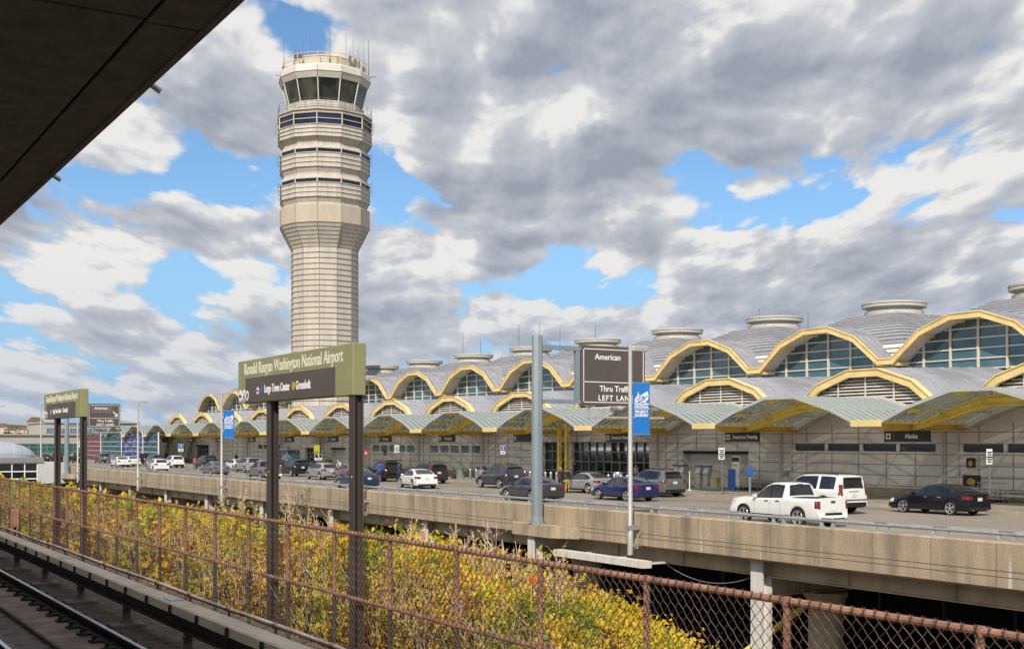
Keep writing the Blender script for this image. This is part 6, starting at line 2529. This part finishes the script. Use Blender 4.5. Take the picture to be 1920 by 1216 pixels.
b = MB(); b.box(-.056, -.051, -.2, .2, 1.6, 1.75); b.box(-.056, -.051, .05, .3, .9, 1.4); b.build('notice', M['limesign'], t)
t = thing('sanitiser_post', 'thin pale blue post with blue box right of the recess', 'post', (54.5, yx(1406, 54.5), PZ))
b = MB(); b.tube((0, 0, 0), (0, 0, 1.5), .07, 8); b.build('post', M['gantry'], t)
b = MB(); b.rbox(-.13, .13, -.17, .17, 1.2, 1.7, .02); b.build('box', M['bluesign'], t)
t = thing('rope_post', 'white rope barrier post with red webbing before the kiosks', 'rope post', (54.6, yx(1293, 54.6), PZ))
b = MB(); b.lathe([(.16, 0), (.16, .03), (.035, .05), (.035, 1.3), (.05, 1.33)], 10); b.build('stand', M['white'], t)
b = MB(); b.path([(0, .04, 1.2), (.6, .8, 1.0), (1.2, 1.7, 1.15)], .03, 4); b.build('webbing', M['redpaint'], t)


def cart(a, y, label, grp):
    t = thing('luggage_cart', label, 'luggage cart', (a, y, PZ), 0, grp)
    b = MB()
    for s_ in (-.3, .3):
        b.path([(-.45, s_, .2), (.45, s_, .22), (.52, s_, 1.05)], .02, 6)
    b.path([(.52, -.3, 1.05), (.60, 0, 1.08), (.52, .3, 1.05)], .02, 6)
    for z in (.45, .7):
        b.path([(.48, -.3, z), (.48, .3, z)], .014, 5)
    for yy in (-.15, 0, .15):
        b.path([(-.45, yy, .2), (.45, yy, .22)], .012, 4)
    b.build('frame', M['steel'], t)
    for p in ((-.4, 0), (.38, -.27), (.38, .27)):
        b = MB()
        rg = [[(p[0] + .08 * math.cos(2 * math.pi * q / 12), p[1] + yy, .08 + .08 * math.sin(2 * math.pi * q / 12)) for q in range(12)] for yy in (-.02, .02)]
        b.loft(rg); b.build('wheel', M['tyre'], t)


for i in range(5):
    cart(58.6, yx(1388, 58.6) - i * .32, 'steel luggage cart nested in the row beside the recess notice board', 'luggage carts by the recess')
for i in range(6):
    cart(58.0, yx(1822, 58.0) - i * .34, 'steel luggage cart nested in the row behind the black sedan', 'luggage carts at the right')
for nm, px, py0, py1, wpx, lab in (('poster', 1820, 858, 876, 14, 'small black and amber poster on the wall, upper one at far right'), ('poster', 1821, 890, 911, 28, 'wider black and amber poster on the wall, lower one at far right'),
                                   ('poster', 721, 843, 853, 6, 'small amber poster on the wall above the raised tailgate')):
    a = 59.9
    y = yx(px, a); pm = CT * (px + 440) / a
    t = thing(nm, lab, 'poster', (a, y, EYE + (828 - py1) / pm))
    w_ = wpx / (pm * .75); H_ = (py1 - py0) / pm
    b = MB(); b.rbox(-.02, .06, -w_ / 2, w_ / 2, 0, H_, .005); b.build('panel', M['signblack'], t)
    b = MB()
    b.add([(-.024, w_ * .25 * math.cos(q), H_ * .42 + H_ * .3 * math.sin(q)) for q in [2 * math.pi * j / 14 for j in range(14)]], [list(range(13, -1, -1))], 0)
    b.build('amber_shape', M['amber'], t)
t = thing('wall_vent', 'small dark grille low on the wall above the white sport utility car', 'vent', (59.985, yx(1475, 60), PZ + .95))
b = MB(); b.box(-.03, .008, -.27, .27, 0, .45); b.build('frame', M['kiosk'], t)
b = MB()
for i in range(6): b.box(-.036, -.031, -.23, .23, .05 + i * .065, .08 + i * .065)
b.build('slat', M['antenna'], t)
t = thing('shelter', 'small glazed kiosk with a dark roof between the big sign posts', 'shelter', (55.5, yx(540, 55.5), PZ))
b = MB(); b.box(-1.0, 1.0, -2.0, 2.0, 2.35, 2.5); b.box(-.2, .2, -.4, .4, 2.5, 2.8); b.build('roof', M['kiosk'], t)
b = MB()
for s_ in (-1.9, -.7, .7, 1.9):
    b.box(-.9, -.82, s_ - .04, s_ + .04, 0, 2.35)
b.build('frame', M['mullgrey'], t)
b = MB(); b.box(-.8, .8, -1.85, 1.85, .05, 2.34); b.build('glazing', M['glassblue'], t)
t = thing('bench_ledge', 'long low stone ledge on the pavement at the far right wall', 'ledge', (58.9, 40.5, PZ))
b = MB(); b.rbox(-.3, .3, -4.5, 4.5, .32, .42, .02); b.build('seat', M['pilaster'], t)
for yy in (-3.8, 0, 3.8):
    b = MB(); b.box(-.22, .22, yy - .2, yy + .2, 0, .319); b.build('support', M['base'], t)

# mural hoardings at the far end
ys = [yx(297, 52.6), yx(268, 52.6), yx(228, 52.6), yx(189, 52.6), yx(150, 52.6)]
for i, (mt, lab) in enumerate((('mural_teal', 'teal green mural hoarding nearest the terminal doors'), ('mural_blue', 'deep blue and violet mural hoarding'), ('mural_teal', 'dark teal mural hoarding between the violet and maroon ones'), ('mural_red', 'maroon mural hoarding behind the smaller station sign'))):
    y0, y1 = ys[i], ys[i + 1]
    t = thing('mural_hoarding', lab, 'hoarding', (52.6, (y0 + y1) / 2, PZ), 0, 'painted hoardings at the far kerb')
    h = (y1 - y0) / 2 - .12
    b = MB(); b.box(0, .12, -h, h, .05, 4.75); b.build('panel', M[mt], t)
    b = MB()
    for yy in (-h - .06, h + .06): b.box(-.06, .12, yy - .055, yy + .055, 0, 4.9)
    b.build('post', M['white'], t)
    b = MB()
    for z in (.9, 1.75, 2.6, 3.4): b.box(-.012, -.001, -h, h, z - .03, z + .03)
    b.build('batten', M['screen'], t)

# ---------------------------------------------------------------- footbridge and buildings at far left
BO = (20, 143, 0)
fb = thing('footbridge', 'glazed footbridge with ribbed silver barrel roof at far left', 'footbridge', BO)
ZB, ZT = EYE - 4.95, EYE - 2.25
b = MB(); b.box(2, 25.4, 141.1, 146.9, ZB - .6, ZB); b.build('floor_slab', M['bridgegrey'], fb, world=BO)
b = MB(); b.poly([(2, 141.05, ZB), (25.4, 141.05, ZB), (25.4, 141.05, ZT), (2, 141.05, ZT)]); b.poly([(25.4, 146.95, ZB), (2, 146.95, ZB), (2, 146.95, ZT), (25.4, 146.95, ZT)])
go = b.build('glazing', M['glassdark'], fb, world=BO)
b = MB()
x = 25.35
while x > 2:
    b.box(x - .05, x + .05, 140.95, 141.04, ZB, ZT); x -= 1.3
for z in (ZB + .05, ZB + .95, ZB + 1.75, ZT - .05):
    b.box(2, 25.4, 140.96, 141.045, z - .06, z + .06)
b.build('frame', M['white'], go, world=BO)
b = MB(); b.box(1.5, 26.0, 140.8, 147.2, ZT, ZT + .55); b.build('eaves_band', M['bridgegrey'], fb, world=BO)
b = MB(); b.box(25.42, 28.3, 140.9, 147.1, ZB + .4, ZT - .02); b.build('end_block', M['bridgewhite'], fb, world=BO)
b = MB()
rings = []
for i in range(40):
    x = 2 + 23.6 * i / 39
    t_ = max(0, (x - 20.5) / 5.2)
    f_ = math.sqrt(max(0.02, 1 - t_ * t_))
    rib = .05 if i % 2 else 0
    rings.append([(x, 144 - (3.0) * f_ * math.cos(math.pi * j / 16), ZT + .55 + (1.85 + rib) * f_ * math.sin(math.pi * j / 16) ** .8) for j in range(17)])
b.loft(rings, False, True, closed=False, smooth=False); b.build('barrel_roof', M['bridgeroof'], fb, world=BO)
b = MB()
for xx in (8, 16, 24): b.box(xx - .3, xx + .3, 143, 145, 0, ZB - .601)
b.build('support', M['column'], fb, world=BO)

FO2 = (50, 315, 0)
fbld = thing('far_building', 'long low pale building with teal glazing behind the road at far left', 'building', FO2)
b = MB(); b.box(15, 66, 305, 330, 0, EYE + 1.6); b.build('wall', M['bldg'], fbld, world=FO2)
b = MB(); b.box(15, 66, 304.9, 304.98, EYE - 3.2, EYE - .4); b.build('window', M['bldgteal'], fbld, world=FO2)
b = MB()
x = 15.0
while x < 66: b.box(x - .06, x + .06, 304.8, 304.89, EYE - 3.2, EYE - .4); x += 2.0
for z in (EYE - 2.3, EYE - 1.3): b.box(15, 66, 304.82, 304.885, z - .05, z + .05)
b.build('frame', M['mullgrey'], fbld, world=FO2)
b = MB(); b.box(14.5, 66.3, 304.5, 330.5, EYE + 1.61, EYE + 1.9); b.build('roof', M['bldg'], fbld, world=FO2)
UB = (62, 322, EYE)
ub = thing('upper_office', 'pale upper office block with strip windows behind the smaller station sign', 'building', UB)
b = MB(); b.box(57.5, 80, 310, 332, EYE + 1.95, EYE + 4.6); b.build('wall', M['bldg'], ub, world=UB)
b = MB(); b.box(57.8, 79.7, 309.9, 309.98, EYE + 2.2, EYE + 3.3); b.build('window', M['glassblue'], ub, world=UB)
b = MB()
x = 57.8
while x < 80: b.box(x - .1, x + .1, 309.8, 309.89, EYE + 2.2, EYE + 3.3); x += 1.8
b.build('mullion', M['bldg'], ub, world=UB)
b = MB(); b.box(57.2, 80.3, 309.6, 332.3, EYE + 4.61, EYE + 4.9); b.build('roof', M['bldg'], ub, world=UB)
